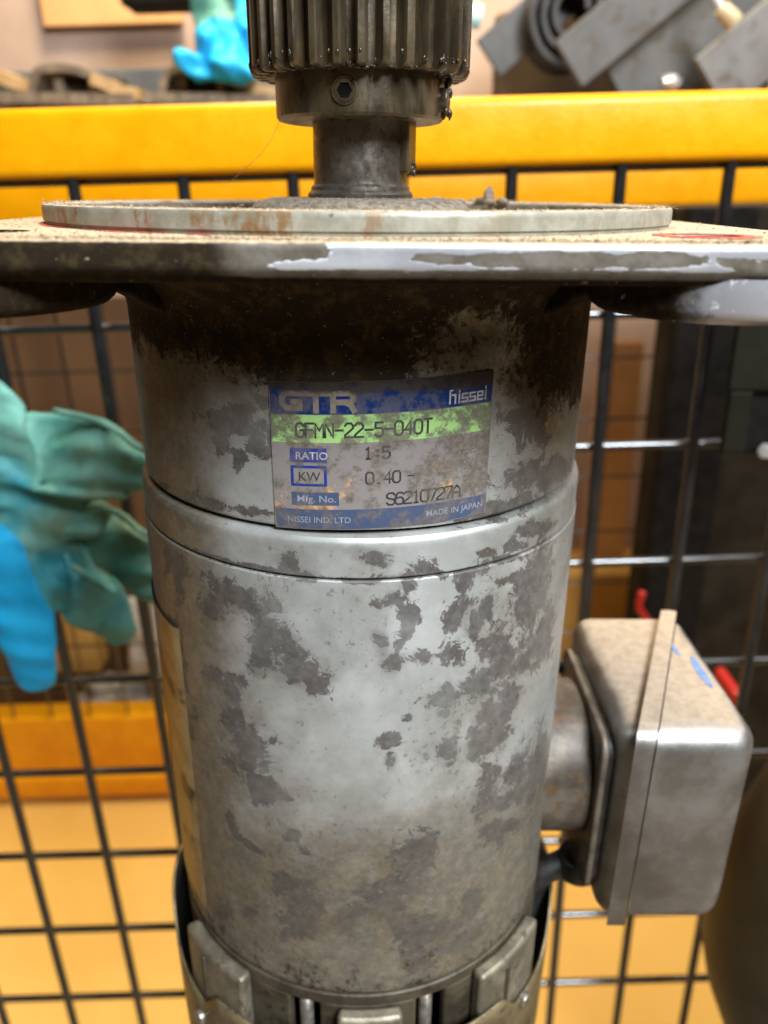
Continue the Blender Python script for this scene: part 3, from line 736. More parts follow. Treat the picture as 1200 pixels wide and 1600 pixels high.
stroke_text('ratio_value', '1:5', fx(.415), 48.95, 1.4, 2.3, fx(.0385), .42, PRN['black'])
stroke_text('power_value', '0.40', fx(.42), 54.2, 1.45, 2.4, fx(.0395), .35, PRN['black'])
stroke_text('power_dash', '-', fx(.605), 54.2, 1.2, 2.4, fx(.04), .28, PRN['black'])
stroke_text('serial_number', 'S6210727A', fx(.512), 58.9, 1.6, 2.5, fx(.0385), .36, PRN['black'])

def font_text(name, txt, x, y, height, mat, xs=1.0, r=RL + .345, bold=0.0, space=1.0):
    cu = bpy.data.curves.new(name, 'FONT'); cu.body = txt; cu.size = height / .73; cu.resolution_u = 3; cu.offset = bold; cu.space_character = space
    ob = bpy.data.objects.new(name, cu); COL.objects.link(ob)
    bpy.context.view_layer.update()
    me = bpy.data.meshes.new_from_object(ob.evaluated_get(bpy.context.evaluated_depsgraph_get()))
    bpy.data.objects.remove(ob); bpy.data.curves.remove(cu)
    bm = bmesh.new(); bm.from_mesh(me); bmesh.ops.triangulate(bm, faces=bm.faces); bm.to_mesh(me); bm.free()
    for vt in me.vertices: vt.co = bend(x + vt.co.x * xs, y - vt.co.y, r)
    me.name = name; me.materials.clear(); me.update()
    return put(name, me, mat, plate)
font_text('ratio_caption', 'RATIO', fx(.108), 49.0, 1.6, PRN['white'], 1.02, bold=.02)
font_text('kilowatt_caption', 'KW', fx(.118), 53.5, 2.0, PRN['black'], .98)
font_text('number_caption', 'Mfg. No.', fx(.108), 58.0, 1.5, PRN['pale'], 1.12, bold=.02)
font_text('maker_footer', 'NISSEI IND. LTD', fx(.060), 62.5, 1.35, PRN['pale'], 1.0, bold=.01)
font_text('origin_footer', 'MADE IN JAPAN', fx(.692), 62.3, 1.35, PRN['pale'], .98, bold=.02)
# block logo, thick joined strokes
LOGO = [[(4.3, 1.05), (1.5, 1.05), (.75, 1.8), (.75, 3.2), (1.5, 3.95), (3.85, 3.95), (3.85, 2.75), (2.6, 2.75)],
        [(4.5, 1.05), (8.9, 1.05)], [(6.6, 1.1), (6.6, 4.5)],
        [(9.5, 4.5), (9.5, 1.05), (12.4, 1.05), (12.9, 1.5), (12.9, 2.3), (12.4, 2.8), (10.3, 2.8)], [(11.6, 2.9), (12.4, 3.3), (13.0, 4.45)]]
lx, ly = fx(.040), 34.75
v, f = stroke_mesh([[(lx + x * 1.14, ly + y * 1.0) for x, y in pl] for pl in LOGO], 1.12, RL + .345)
part('block_logo', v, f, PRN['grey'], plate)
LOGO2 = [[(.3, 3.2), (.3, .3), (.9, .3)], [(.9, 1.35), (1.7, 1.35), (1.7, 3.2)], [(2.75, 1.35), (2.75, 3.2)], [(2.75, .4), (2.75, .8)],
         [(5.0, 1.35), (3.6, 1.35), (3.6, 2.25), (5.0, 2.25), (5.0, 3.1), (3.5, 3.1)],
         [(7.1, 1.35), (5.7, 1.35), (5.7, 2.25), (7.1, 2.25), (7.1, 3.1), (5.6, 3.1)],
         [(9.3, 3.1), (7.85, 3.1), (7.85, 1.35), (9.2, 1.35), (9.2, 2.25), (8.0, 2.25)], [(10.1, 1.35), (10.1, 3.2)], [(10.1, .3), (10.1, .75)]]
lx, ly = fx(.782), 36.35
v, f = stroke_mesh([[(lx + x * .80, ly + y * .88) for x, y in pl] for pl in LOGO2], .36, RL + .345)
part('script_logo', v, f, PRN['white'], plate)
# three clusters of punched marks that catch the light
v, f = [], []
for cx, ch in ((.865, 45.0), (.875, 49.6), (.865, 54.4)):
    for _ in range(13):
        x = fx(cx) + random.uniform(-2.0, 2.0); y = ch + random.uniform(-1.0, 1.2)
        dx, dy = random.uniform(.25, .7), -random.uniform(.05, .4)
        sv, sf = stroke_mesh([[(x, y), (x + dx, y + dy)]], .14, RL + .36)
        o0 = len(v); v += sv; f += [tuple(q + o0 for q in t) for t in sf]
part('punch_mark', v, f, M['bright'], plate)['kind'] = 'stuff'

# --- brass rating plate on the left flank
v = []; n = 22
hs = [98 + (191 - 98) * k / 30 for k in range(31)]
for h in hs:
    for i in range(n + 1):
        ph = -96 + (-48.5 + 96) * i / n
        hh = h
        v.append(P(ph, 58.25 if 0 < i < n else 57.6, hh))
f = [(k * (n + 1) + i, k * (n + 1) + i + 1, (k + 1) * (n + 1) + i + 1, (k + 1) * (n + 1) + i) for k in range(30) for i in range(n)]
me = new_mesh('rating_plate', v, f)
o = put('rating_plate', me, M['plate'], motor, auto=60)
# --- end bracket with lugs, slots and studs; fan cover
def arc_block(name, p0, p1, r0, r1, h0, h1, mat, parent, n=10, bev=.0008):
    v = []; f = []
    for i in range(n + 1):
        ph = p0 + (p1 - p0) * i / n
        for r, h in ((r0, h0), (r1, h0), (r1, h1), (r0, h1)): v.append(P(ph, r, h))
    for i in range(n):
        a, b = 4 * i, 4 * i + 4
        for k in range(4): f.append((a + k, a + (k + 1) % 4, b + (k + 1) % 4, b + k))
    f += [(0, 1, 2, 3), (4 * n, 4 * n + 1, 4 * n + 2, 4 * n + 3)]
    return part(name, v, f, mat, parent, auto=35, bevel=bev, seg=2)
br = lathe('end_bracket', [(50, 199.2), (57.6, 199.2), (58.0, 199.6), (58.0, 203.0), (54, 203.0)], M['bracket'], motor, 160)
a = -180.0
slots = [(-19, -10.5), (16, 24.5), (61, 69), (-64, -56)]
arcs = []; cur = -120
for s0, s1 in sorted(slots): arcs.append((cur, s0)); cur = s1
arcs.append((cur, 120))
for p0, p1 in arcs: arc_block('bracket_wall', p0, p1, 54.5, 57.9, 203.1, 246, M['bracket'], br, 12)
lathe('bracket_core', [(49, 202.8), (49, 250)], M['void'], motor, 64)
for p0, p1, h0, r1 in ((-56, -31, 200.6, 62.3), (33, 58.5, 200.6, 62.3), (-5.2, 11.4, 203.6, 62.0), (115, 135, 201, 62), (-135, -115, 201, 62)):
    lg = arc_block('lug', p0, p1, 57.95, r1, h0, 236, M['lug'], br, 12, .0011)
    arc_block('lug_rib', p0 + (p1 - p0) * .36, p0 + (p1 - p0) * .42, 61.5, r1 + .5, h0 + 3, 236, M['bracket'], lg, 2, .0004)
tv, tf = radial_tube(3.6, 208.8, 2.6, 60, 63.2, 24)
part('lug_bolt', tv, tf, M['screw'], br, bevel=.0006)
tv, tf = radial_tube(3.6, 208.8, 4.0, 60, 62.4, 30)
part('lug_washer', tv, tf, M['bracket'], br, bevel=.0003)
for ph in (-15, 19.5):
    tv, tf = tube([P(ph, 55.5, 203.4), P(ph, 55.5, 240)], .0019, 16)
    part('stud', tv, tf, M['screw'], br)
def rim_h(ph):
    q = abs(ph)
    if q > 90: return 210
    h = 210 + 12.5 * sst(80, 60, q)
    h -= 8.0 * sst(47.5, 40, q)
    return h + .5 * mnoise.noise((ph * .12, .5, 0))
v = []; f = []; n = 220; rows = 6
for i in range(n):
    ph = -180 + 360 * i / n; h0 = rim_h(ph)
    for r_off in (0, -.9):
        for k in range(rows + 1):
            h = h0 + (262 - h0) * k / rows; rr = 63.6 - .5 * k / rows + r_off + .25 * mnoise.noise((ph * .05, h * .03, 1))
            v.append(P(ph, rr, h))
st = 2 * (rows + 1)
for i in range(n):
    a, b = i * st, ((i + 1) % n) * st
    for k in range(rows):
        f += [(a + k, b + k, b + k + 1, a + k + 1), (a + rows + 1 + k, a + rows + 2 + k, b + rows + 2 + k, b + rows + 1 + k)]
    f.append((a, a + rows + 1, b + rows + 1, b))
f.append(tuple(i * st + rows for i in range(n)))  # unseen bottom disc added to stop light leaking in
cv = part('fan_cover', v, f, M['cover'], motor)
cv.data.materials.append(M['inner'])
for p in cv.data.polygons:
    if all((q % st) > rows for q in p.vertices): p.material_index = 1
for ph, h in ((-49, 231), (50.5, 224.5)):
    tv, tf = radial_tube(ph, h, 2.4, 62.6, 65.2, 20)
    part('cover_screw', tv, tf, M['screw'], cv, bevel=.0007)

# --- terminal box: neck, gasket plate, base, diagonal lip, cover, screws
def rbox(name, pts, h0, h1, mat, parent, bev, seg=5):
    v = [PX(x, y, h) for h in (h0, h1) for x, y in pts]; n = len(pts)
    f = [tuple(range(n)), tuple(range(n, 2 * n))] + [(i, (i + 1) % n, n + (i + 1) % n, n + i) for i in range(n)]
    return part(name, v, f, mat, parent, bevel=bev, seg=seg)
def rounded_tube_x(name, x0, x1, y0, y1, h0, h1, R, mat, parent, bev=.001):
    pts = []
    for cy, ch, a0 in ((y1 - R, h1 - R, 0), (y0 + R, h1 - R, 90), (y0 + R, h0 + R, 180), (y1 - R, h0 + R, 270)):
        for k in range(9):
            a = rad(a0 + 90 * k / 8); pts.append((cy + R * cos(a), ch + R * sin(a)))
    n = len(pts); v = [PX(x, y, h) for x in (x0, x1) for y, h in pts]
    f = [tuple(range(n)), tuple(range(n, 2 * n))] + [(i, (i + 1) % n, n + (i + 1) % n, n + i) for i in range(n)]
    return part(name, v, f, mat, parent, bevel=bev, auto=40)
XL, XR, YF, YB, HT, HB = 71.6, 109.8, -29.5, 37.0, 135.2, 206.5
LA, LB = Vector((XL + 8.8, YF)), Vector((XR - 1.0, YB))           # the diagonal joint between base and cover
ld = (LB - LA).normalized(); ln = Vector((-ld.y, ld.x))
def box_slice(name, grow, radius, cuts, mat, parent):
    bm = bmesh.new(); bmesh.ops.create_cube(bm, size=1)
    dims = ((XR - XL + 2 * grow) / 1000, (YB - YF + 2 * grow) / 1000, (HB - HT + 2 * grow) / 1000)
    for q in bm.verts: q.co = Vector((q.co.x * dims[0], q.co.y * dims[1], q.co.z * dims[2])) + Vector(PX((XL + XR) / 2, (YF + YB) / 2, (HT + HB) / 2))
    bmesh.ops.bevel(bm, geom=list(bm.edges) + list(bm.verts), offset=radius, segments=6, profile=.5, affect='EDGES')
    for off, sg in cuts:
        p = (LA + ln * off) / 1000
        r = bmesh.ops.bisect_plane(bm, geom=list(bm.verts) + list(bm.edges) + list(bm.faces), plane_co=(p.x, p.y, 0), plane_no=(ln.x * sg, ln.y * sg, 0), clear_outer=True)
        bmesh.ops.holes_fill(bm, edges=[e for e in r['geom_cut'] if isinstance(e, bmesh.types.BMEdge)])
    bmesh.ops.recalc_face_normals(bm, faces=bm.faces)
    me = bpy.data.meshes.new(name); bm.to_mesh(me); bm.free(); me.shade_smooth()
    return put(name, me, mat, parent, auto=28)
tb = box_slice('terminal_box', -.3, .0062, [(4.6, -1)], M['box'], motor)
rounded_tube_x('box_neck', 44, 68.2, -22, 23, 144, 188, 19, M['box_dark'], tb)
rounded_tube_x('gasket_plate', 68.0, 69.9, -25.5, 27, 141.5, 199, 6, M['box_dark'], tb, .0006)
rounded_tube_x('gasket', 69.9, 71.9, -24, 26, 143, 197.5, 6, M['gasket'], tb, .0004)
box_slice('box_cover', .5, .0078, [(-.5, 1)], M['box'], tb)
box_slice('cover_lip', 2.0, .0060, [(4.9, 1), (-.1, -1)], M['box'], tb)
for y, h in ((-21.5, 147.5), (-21.5, 193)):
    tv, tf = tube([PX(67.4, y, h), PX(69, y, h)], .0022, 16); part('box_screw', tv, tf, M['gasket'], tb, bevel=.0004)
tv, tf = tube([PX(63, 26, 150.5), PX(71, 26, 150.5)], .0026, 16)
part('box_bolt', tv, tf, M['gasket'], tb, bevel=.0004)
# scrapes of blue paint on the cover's far edge
for x0, x1, y0, y1 in ((XR - 8.0, XR - 5.4, -9, 8), (XR - 11.0, XR - 9.6, 8, 15)):
    v = []; n = 18
    for i in range(n + 1):
        y = y0 + (y1 - y0) * i / n; k = .8 * mnoise.noise((y * .4, x0, 0)); e = sin(pi * i / n) ** .5
        mid = (x0 + x1) / 2 + k * .6; hw = (x1 - x0) / 2 * e * (1 + .5 * mnoise.noise((y * .8, 3, x0)))
        v += [PX(mid - hw, y, HT - .62), PX(mid + hw, y, HT - .62)]
    part('blue_scrape', v, [(2 * i, 2 * i + 2, 2 * i + 3, 2 * i + 1) for i in range(n)], M['blue_paint'], tb)
tv, tf = tube(spline([PX(80, -6, 199), PX(74, -8, 199.5), PX(66, -9, 203), PX(59, -10, 207), PX(56, -10, 215), PX(55.5, -10, 226)]), .0042, 14)
part('motor_cable', tv, tf, M['cable'], motor)
tv, tf = tube([PX(70.5, -10, 198), PX(70.5, -10, 206)], .0068, 20)
part('cable_gland', tv, tf, M['cable'], tb, bevel=.0008)

# --- loose sawdust: grains and fibres lying on the flange and the ring
gv, gf = [], []
def grain(x, y, h, s):
    o0 = len(gv)
    for _ in range(4):
        gv.append(Vector(PX(x, y, h)) + Vector((random.gauss(0, s), random.gauss(0, s), abs(random.gauss(0, s * .8)))))
    gf.extend([(o0, o0 + 1, o0 + 2), (o0, o0 + 1, o0 + 3), (o0, o0 + 2, o0 + 3), (o0 + 1, o0 + 2, o0 + 3)])
for _ in range(9000):
    if random.random() < .55: x, y = random.uniform(-82, 82), -82.3 + abs(random.gauss(0, 4.0))
    else: x, y = random.uniform(-82, 82), random.uniform(-82, 82)
    rr = sqrt(x * x + y * y)
    if rr < 71.3 or (abs(x) > 76 and abs(y) > 76): continue
    if (abs(x) - 60.5) ** 2 + (abs(y) - 60.5) ** 2 < 36: continue
    grain(x, y, 6.68, random.uniform(.00008, .00024))
for _ in range(5000):
    a = random.uniform(0, 2 * pi); r = random.uniform(66.5, 70.6) if random.random() < .75 else random.uniform(28, 66)
    hh = 2.8 if r > 66 else (7.4)
    grain(r * cos(a), r * sin(a), hh, random.uniform(.00007, .0002))
for _ in range(1500):
    a = random.uniform(0, 2 * pi); r = 13 + 12 * sqrt(random.random()); grain(r * cos(a), r * sin(a), 1.55 if r < 22 else 2.3, random.uniform(.00006, .00016))
def fibre(p, L, r=.00003):
    o0 = len(gv); d = Vector((random.gauss(0, 1), random.gauss(0, 1), abs(random.gauss(0, .55)))).normalized(); q = Vector(p)
    k = random.gauss(0, .25), random.gauss(0, .25), random.gauss(-.12, .15)
    for i in range(4):
        for a in range(3): gv.append(q + Vector((cos(a * 2.09), sin(a * 2.09), sin(a * 2.09 + 1))) * r)
        q = q + d * (L / 3); d = (d + Vector(k)).normalized()
    for i in range(3):
        for a in range(3):
            b = (a + 1) % 3; gf.append((o0 + 3 * i + a, o0 + 3 * i + b, o0 + 3 * i + 3 + b, o0 + 3 * i + 3 + a))
for _ in range(420):
    if random.random() < .5:
        x = random.uniform(-80, 80); y = random.uniform(-82, -60)
        if x * x + y * y < 71.3 ** 2: continue
        fibre(PX(x, y, 6.6), random.uniform(.0005, .0016))
    else:
        a = random.uniform(-pi, 0) if random.random() < .7 else random.uniform(0, pi); r = random.uniform(66, 70.9); fibre(PX(r * cos(a), r * sin(a), 2.8), random.uniform(.0005, .0017))
me = new_mesh('sawdust', gv, gf, False); o = put('sawdust', me, M['dust'], motor); o['kind'] = 'stuff'
# clumps of dark fluff behind the shaft on the far side of the ring
gv, gf = [], []
for _ in range(26): lump(P(random.uniform(140, 172), random.uniform(62, 70), random.uniform(2.2, 3.4)), random.uniform(.0006, .0016), (1.3, 1.3, .7))
lump(P(146, 67, 1.2), .0016, (1, 1, 1.6))
me = new_mesh('fluff', gv, gf); o = put('fluff', me, M['grey_dust'], motor); o['kind'] = 'stuff'
# one long hair hanging from the hub
hp = spline([P(-62, 19.0, -16), P(-66, 20.6, -12), P(-73, 23, -8), P(-80, 27, -4.5), P(-86, 31, -1.5)])
tv, tf = tube(hp, .00005, 5)
part('hair_strand', tv, tf, M['strap'], motor)

# ================================================================== NEAR FENCE: yellow rail and black wire mesh
DN = .400
def fence(name, label, d, x0, x1, z_first, z_low, px_v, dx, dz, rv, rh, rails, zt, group=None):
    root = thing(name, label, 'mesh fence', (0, CAM.y + d, 0), group)
    root.rotation_euler = (0, 0, rad(.8))
    tv, tf = tube([(0, 0, zt), (0, 0, z_low)], rv, 10); vm = new_mesh('wire', tv, tf); vm.set_sharp_from_angle(angle=rad(60))
    tv, tf = tube([(x0, 0, 0), (x1, 0, 0)], rh, 10); hm = new_mesh('wire', tv, tf); hm.set_sharp_from_angle(angle=rad(60))
    k0 = math.ceil((x0 - px_v) / dx)
    x = px_v + k0 * dx
    while x < x1:
        put('wire', vm, M['wire'], root, (x, 0, 0)); x += dx
    zs = list(z_first[:-1]); z = z_first[-1]
    while z > z_low: zs.append(z); z -= dz
    for z in zs: put('wire', hm, M['wire'], root, (0, rv + rh * .8, z))
    for nm, ra, rb, ya, yb, mat, lab in rails:
        v, f = box_vf(x0, x1, ya, yb, ra, rb)
        o = part(nm, v, f, mat, root, bevel=.0045, seg=4)
        if lab: o['label'] = lab
    return root
pz = lambda py, d, px=600: at(px, py, d).z
xv = at(954, 475, DN).x
dz = (pz(503, DN) - pz(1447, DN)) / 6 ; dxn = .0519
fence('mesh_fence', 'black welded wire mesh under a bright yellow rail, close behind the silver motor', DN, -.62, .72,
      (pz(269, DN), pz(503, DN)), .05, xv, dxn, dz, .0031, .0026,
      [('top_rail', pz(266, DN - .006), pz(153, DN - .006), -.006, .024, M['yellow'], None)], pz(257, DN))
# far fence
DF = .88
xf = at(1029, 560, DF).x
far = fence('mesh_fence', 'blurred far wire mesh between an upper and a lower orange-yellow rail, behind the near one', DF, -.95, 1.0,
      (pz(569, DF),), .03, xf, .0519, .0725, .0016, .0015,
      [('top_rail', pz(334, DF), pz(334, DF) + .042, -.004, .034, M['yellow'], None),
       ('bottom_rail', pz(1190, DF), pz(1105, DF), -.004, .034, M['orange'], None), ('kick_rail', pz(1224, DF), pz(1194, DF), -.010, .036, M['orange'], None)], pz(334, DF))

# ================================================================== GLOVES
def glove(name, label, chains, voxel, mats, crease=.0022, seed=0.):
    gv, gf, tagm = [], [], []
    rs = random.Random(int(seed * 10) + 5); folds = []
    for k in range(10):
        dv = Vector((rs.gauss(0, 1), 0, rs.gauss(0, 1))).normalized()
        folds.append((dv, rs.uniform(13, 26) * (1 + k * .17), rs.random(), 1.0 / (1 + k * .25)))
    def fold(c, ci):
        wv = c + Vector((mnoise.noise(c * 18 + Vector((seed, ci, 0))), 0, mnoise.noise(c * 18 + Vector((0, 4 + ci, seed))))) * .014
        q = 0.0
        for dv, fr, ph, am in folds:
            t = (wv.dot(dv) * fr + ph + ci * .37) % 1.0
            q += am * (1 - abs(2 * t - 1) * 2)
        return q
    for ci, (mi, ch) in enumerate(chains):
        pts = spline([Vector((a[0], a[1], a[2])) for a in ch], 14)      # px, py, depth
        ex = spline([Vector((a[3], a[4], 0)) for a in ch], 14)
        C = [at(p.x, p.y, p.z) for p in pts]
        n = 44; o0 = len(gv); R = []
        for i, c in enumerate(C):
            t = (C[min(i + 1, len(C) - 1)] - C[max(i - 1, 0)]).normalized()
            nrm = Vector((0, -1, .25)).normalized(); b = t.cross(nrm).normalized(); nn = b.cross(t)
            w = ex[i].x * depth_z(c) / FPX; th = ex[i].y
            R.append((c, b, nn, w, th, t))
        c, b, nn, w, th, t = R[-1]
        for k in (.35, .65, .88): R.append((c + t * w * .85 * sin(k * pi / 2), b, nn, w * cos(k * pi / 2), th * cos(k * pi / 2), t))
        c, b, nn, w, th, t = R[0]
        R.insert(0, (c - t * w * .4, b, nn, w * .6, th * .5, t))
        for c, b, nn, w, th, t in R:
            for q in range(n):
                a = 2 * pi * q / n; p = c + b * (w * cos(a) * (1 + .05 * mnoise.noise(c * 60 + Vector((0, cos(a) * 2, 0))))) + nn * (th * sin(a)); gv.append(p + Vector((0, -1, .25)) * (crease * fold(p, ci) * (.4 if mi == 1 and ci == 5 else 1.0)))
        for i in range(len(R) - 1):
            for q in range(n):
                l = (q + 1) % n; gf.append((o0 + i * n + q, o0 + i * n + l, o0 + (i + 1) * n + l, o0 + (i + 1) * n + q))
        gf.append(tuple(o0 + q for q in range(n))); gf.append(tuple(o0 + (len(R) - 1) * n + q for q in range(n)))
        tagm += [(r[0], mi, max(r[3], r[4])) for r in R]
    o = part(name, gv, gf, None)
    md = o.modifiers.new('r', 'REMESH'); md.mode = 'VOXEL'; md.voxel_size = voxel
    md = o.modifiers.new('s', 'SMOOTH'); md.iterations = 2; md.factor = .5
    bpy.context.view_layer.update()
    me = bpy.data.meshes.new_from_object(o.evaluated_get(bpy.context.evaluated_depsgraph_get()))
    o.modifiers.clear(); old = o.data; o.data = me; bpy.data.meshes.remove(old); me.name = name
    for q in mats: me.materials.append(q)
    for p in me.polygons:
        c = p.center; best = min(tagm, key=lambda a: (a[0] - c).length / a[2]); p.material_index = best[1]
    me.update(); me.shade_smooth()
    return o
g1 = glove('rubber_glove', 'limp soiled teal glove with one bright blue finger, hanging on the mesh left of the motor', [
    (0, [(-70, 640, .375, 70, .004), (-10, 640, .368, 50, .005), (8, 690, .364, 42, .005), (5, 760, .370, 56, .004)]),
    (0, [(-40, 720, .372, 60, .004), (40, 702, .374, 58, .0045), (105, 710, .372, 62, .004), (165, 722, .370, 58, .004), (206, 736, .372, 40, .003)]),
    (0, [(-90, 800, .378, 80, .004), (0, 800, .372, 72, .005), (80, 798, .370, 60, .005), (140, 805, .374, 38, .004)]),
    (0, [(60, 830, .378, 42, .003), (150, 845, .380, 44, .0035), (205, 872, .382, 46, .003), (262, 910, .384, 46, .003)]),
    (0, [(30, 835, .372, 50, .004), (100, 900, .366, 52, .0045), (150, 945, .365, 49, .004), (184, 986, .367, 32, .003)]),
    (1, [(8, 845, .362, 42, .005), (28, 920, .357, 48, .006), (44, 1000, .355, 45, .006), (54, 1058, .355, 33, .005)]),
    (0, [(88, 640, .364, 5, .003), (130, 652, .363, 6, .003), (180, 674, .364, 6, .003), (226, 700, .366, 5, .003)]),
    (0, [(0, 748, .364, 6, .003), (60, 762, .363, 7, .003), (125, 774, .364, 6, .003), (190, 778, .366, 5, .003)]),
    (0, [(128, 812, .370, 5, .003), (150, 790, .369, 6, .003), (190, 806, .371, 6, .003), (232, 834, .374, 5, .003)]),
    (0, [(96, 868, .358, 5, .003), (112, 905, .357, 6, .003), (118, 935, .357, 4, .003)]),
    (0, [(118, 880, .358, 4, .003), (148, 905, .357, 6, .003), (178, 925, .359, 5, .003)]),
], .0015, [M['teal'], M['blue']], .0028)
tag(g1, g1['label'] if 'label' in g1 else 'limp soiled teal glove with one bright blue finger, hanging left of the motor', 'rubber glove', 'used blue rubber gloves')

# ================================================================== SHELF BEHIND THE RAIL AND WHAT LIES ON IT
zs0, zs1 = pz(205, .96), pz(186, .96)
v, f = box_vf(-1.2, 1.3, CAM.y + .94, CAM.y + 1.11, zs0, zs1)
sh = part('shelf', v, f, M['slate'], None, False, bevel=.001)
tag(sh, 'dark shelf edge behind the yellow rail, carrying the straps and steel plates', 'shelf')
g2 = glove('rubber_glove', 'x', [
    (0, [(350, -60, .99, 54, .013), (345, 0, .99, 48, .015), (346, 40, .98, 44, .014)]),
    (1, [(346, 45, .978, 42, .014), (348, 70, .972, 44, .014), (350, 94, .966, 44, .014)]),
    (1, [(385, -40, .99, 30, .014), (395, 30, .98, 36, .014), (385, 88, .968, 34, .014)]),
    (1, [(350, 98, .964, 24, .014), (315, 108, .958, 19, .014), (288, 96, .953, 15, .014), (280, 90, .952, 13, .012)]),
    (1, [(350, 95, .96, 30, .014), (370, 108, .953, 22, .014), (392, 112, .948, 14, .012)]),
], .0034, [M['teal'], M['blue']], .0042, 5.)
tag(g2, 'blue rubber glove slumped on the shelf behind the yellow rail, left of the pinion', 'rubber glove', 'used blue rubber gloves')
# grey upright board and brown cardboard at the back of the shelf, upper left
def slab(name, px0, px1, py0, py1, d, th, mat, label, cat, bev=.002):
    a = at(px0, py1, d); b = at(px1, py0, d)
    v, f = box_vf(min(a.x, b.x), max(a.x, b.x), CAM.y + d, CAM.y + d + th, min(a.z, b.z), max(a.z, b.z))
    return tag(part(name, v, f, mat, None, False, bevel=bev), label, cat)
slab('back_board', -260, 520, 98, 182, 1.09, .02, M['slate'], 'low dark grey board along the back of the shelf, behind the brown straps', 'board')
slab('cardboard_sheet', 68, 270, -120, 42, 1.30, .012, M['kraft'], 'brown cardboard sheet on the pinkish wall, upper left', 'cardboard')
slab('hanging_box', 188, 312, -90, 7, 1.08, .06, M['black_edge'], 'black box whose lower edge just shows at the top, left of the blue glove', 'box')
# bent brown strap frames lying on the shelf
def ribbon(path, w, th, mat, name, parent=None, tilt=.0):
    """flat strap: path of 3-D points, width along world Y, thickness in plane"""
    pts = spline(path, 6); v = []; f = []
    for i, p in enumerate(pts):
        t = (pts[min(i + 1, len(pts) - 1)] - pts[max(i - 1, 0)]).normalized()
        nn = Vector((-t.z, 0, t.x)).normalized(); yy = Vector((0, 1, tilt))
        for a, b in ((-1, -1), (1, -1), (1, 1), (-1, 1)): v.append(p + nn * (th / 2 * a) + yy * (w / 2 * b))
    for i in range(len(pts) - 1):
        for k in range(4): f.append((4 * i + k, 4 * i + (k + 1) % 4, 4 * i + 4 + (k + 1) % 4, 4 * i + 4 + k))
    n = len(pts); f += [(0, 1, 2, 3), (4 * n - 4, 4 * n - 3, 4 * n - 2, 4 * n - 1)]
    return part(name, v, f, mat, parent, False, auto=30)
def strap_frame(x0, x1, xa, d, label):
    c = at((x0 + x1) / 2, 186, d); root = thing('strap_frame', label, 'strap frame', c, 'bent brown strap frames on the shelf')
    R_ = lambda px, py: at(px, py, d) - c
    w = x1 - x0
    ribbon([R_(x0, 168), R_(x0 + .04 * w, 140), R_(x0 + .10 * w, 116), R_(x0 + .35 * w, 112), R_(x0 + .60 * w, 122), R_(x0 + .80 * w, 142), R_(x1, 152)], .060, .008, M['strap'], 'arch', root)
    ribbon([R_(x0 + .62 * w, 128), R_(x0 + .76 * w, 136), R_(x0 + .9 * w, 146), R_(x1 + 14, 152)], .065, .012, M['tan'], 'tail', root)
    ribbon([R_(x0 - 60, 158), R_(x0 + .5 * w, 160), R_(x1 + 10, 161)], .08, .011, M['strap'], 'base_strip', root)
    for k, (q, wd) in enumerate(((.06, 14), (.42, 12))):
        v, f = box_vf(R_(x0 + q * w, 0).x, R_(x0 + q * w + wd, 0).x, -.016, .016, R_(0, 164).z, R_(0, 118 + 8 * k).z)
        part('post', v, f, M['tan'] if k else M['strap'], root, False, bevel=.001)
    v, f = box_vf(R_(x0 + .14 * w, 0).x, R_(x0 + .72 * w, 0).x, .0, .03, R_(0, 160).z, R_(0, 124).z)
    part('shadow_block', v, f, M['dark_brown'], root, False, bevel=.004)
    return root
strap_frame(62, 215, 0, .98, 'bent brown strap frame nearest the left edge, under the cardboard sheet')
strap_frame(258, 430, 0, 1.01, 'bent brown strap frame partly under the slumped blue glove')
v, f = box_vf(at(36, 0, .95).x, at(125, 0, .95).x, CAM.y + .945, CAM.y + .975, zs1, pz(162, .95))
tag(part('wood_offcut', v, f, M['tan'], None, False, bevel=.001), 'small pale offcut lying just above the yellow rail at far left', 'offcut')
ribbon_o = ribbon([at(-60, 118, 1.03), at(0, 120, 1.03), at(40, 134, 1.03), at(58, 138, 1.03)], .08, .013, M['tan'], 'tan_strap')
tag(ribbon_o, 'tan strap end sloping in from the left edge above the yellow rail', 'strap')

# steel plates leaning at the right
def plate_box(px, py, d, L, Wd, th, ang, mat, label, yaw=0, lean=0):
    """rectangular plate whose lower-left corner sits at the given spot, long side rising to the right"""
    o = tag(part('steel_plate', *box_vf(0, L, 0, th, -Wd, 0), mat, None, False, bevel=.0012), label, 'steel plate', 'steel plates stacked aslant on the shelf')
    o.matrix_world = Matrix.Translation(at(px, py, d)) @ Matrix.Rotation(rad(yaw), 4, 'Z') @ Matrix.Rotation(rad(-ang), 4, 'Y') @ Matrix.Rotation(rad(lean), 4, 'X')
    return o
px_m = lambda d: d * .90 / FPX      # metres per photo pixel near the top of the frame
plate_box(868, 65, .94, .45, 76 * px_m(.94), .013, 36.5, M['steel'], 'long grey steel plate in the middle, its square end pointing down left')
plate_box(745, 62, 1.06, .45, 62 * px_m(1.06), .013, 37, M['steel_dark'], 'narrow dark grey steel bar nearest the pinion, highest on the left')
plate_box(938, 86, .985, .46, 120 * px_m(.985), .015, 33, M['steel'], 'wide grey steel plate lying behind the middle one, touching the rail')
plate_box(1087, 92, .925, .38, 95 * px_m(.925), .013, 38, M['steel_rust'], 'pale rust-bloomed steel plate at the far right')
plate_box(1045, -10, 1.03, .33, 120 * px_m(1.03), .013, 40, M['steel_dark'], 'dark steel plate behind the white lead, upper right corner')
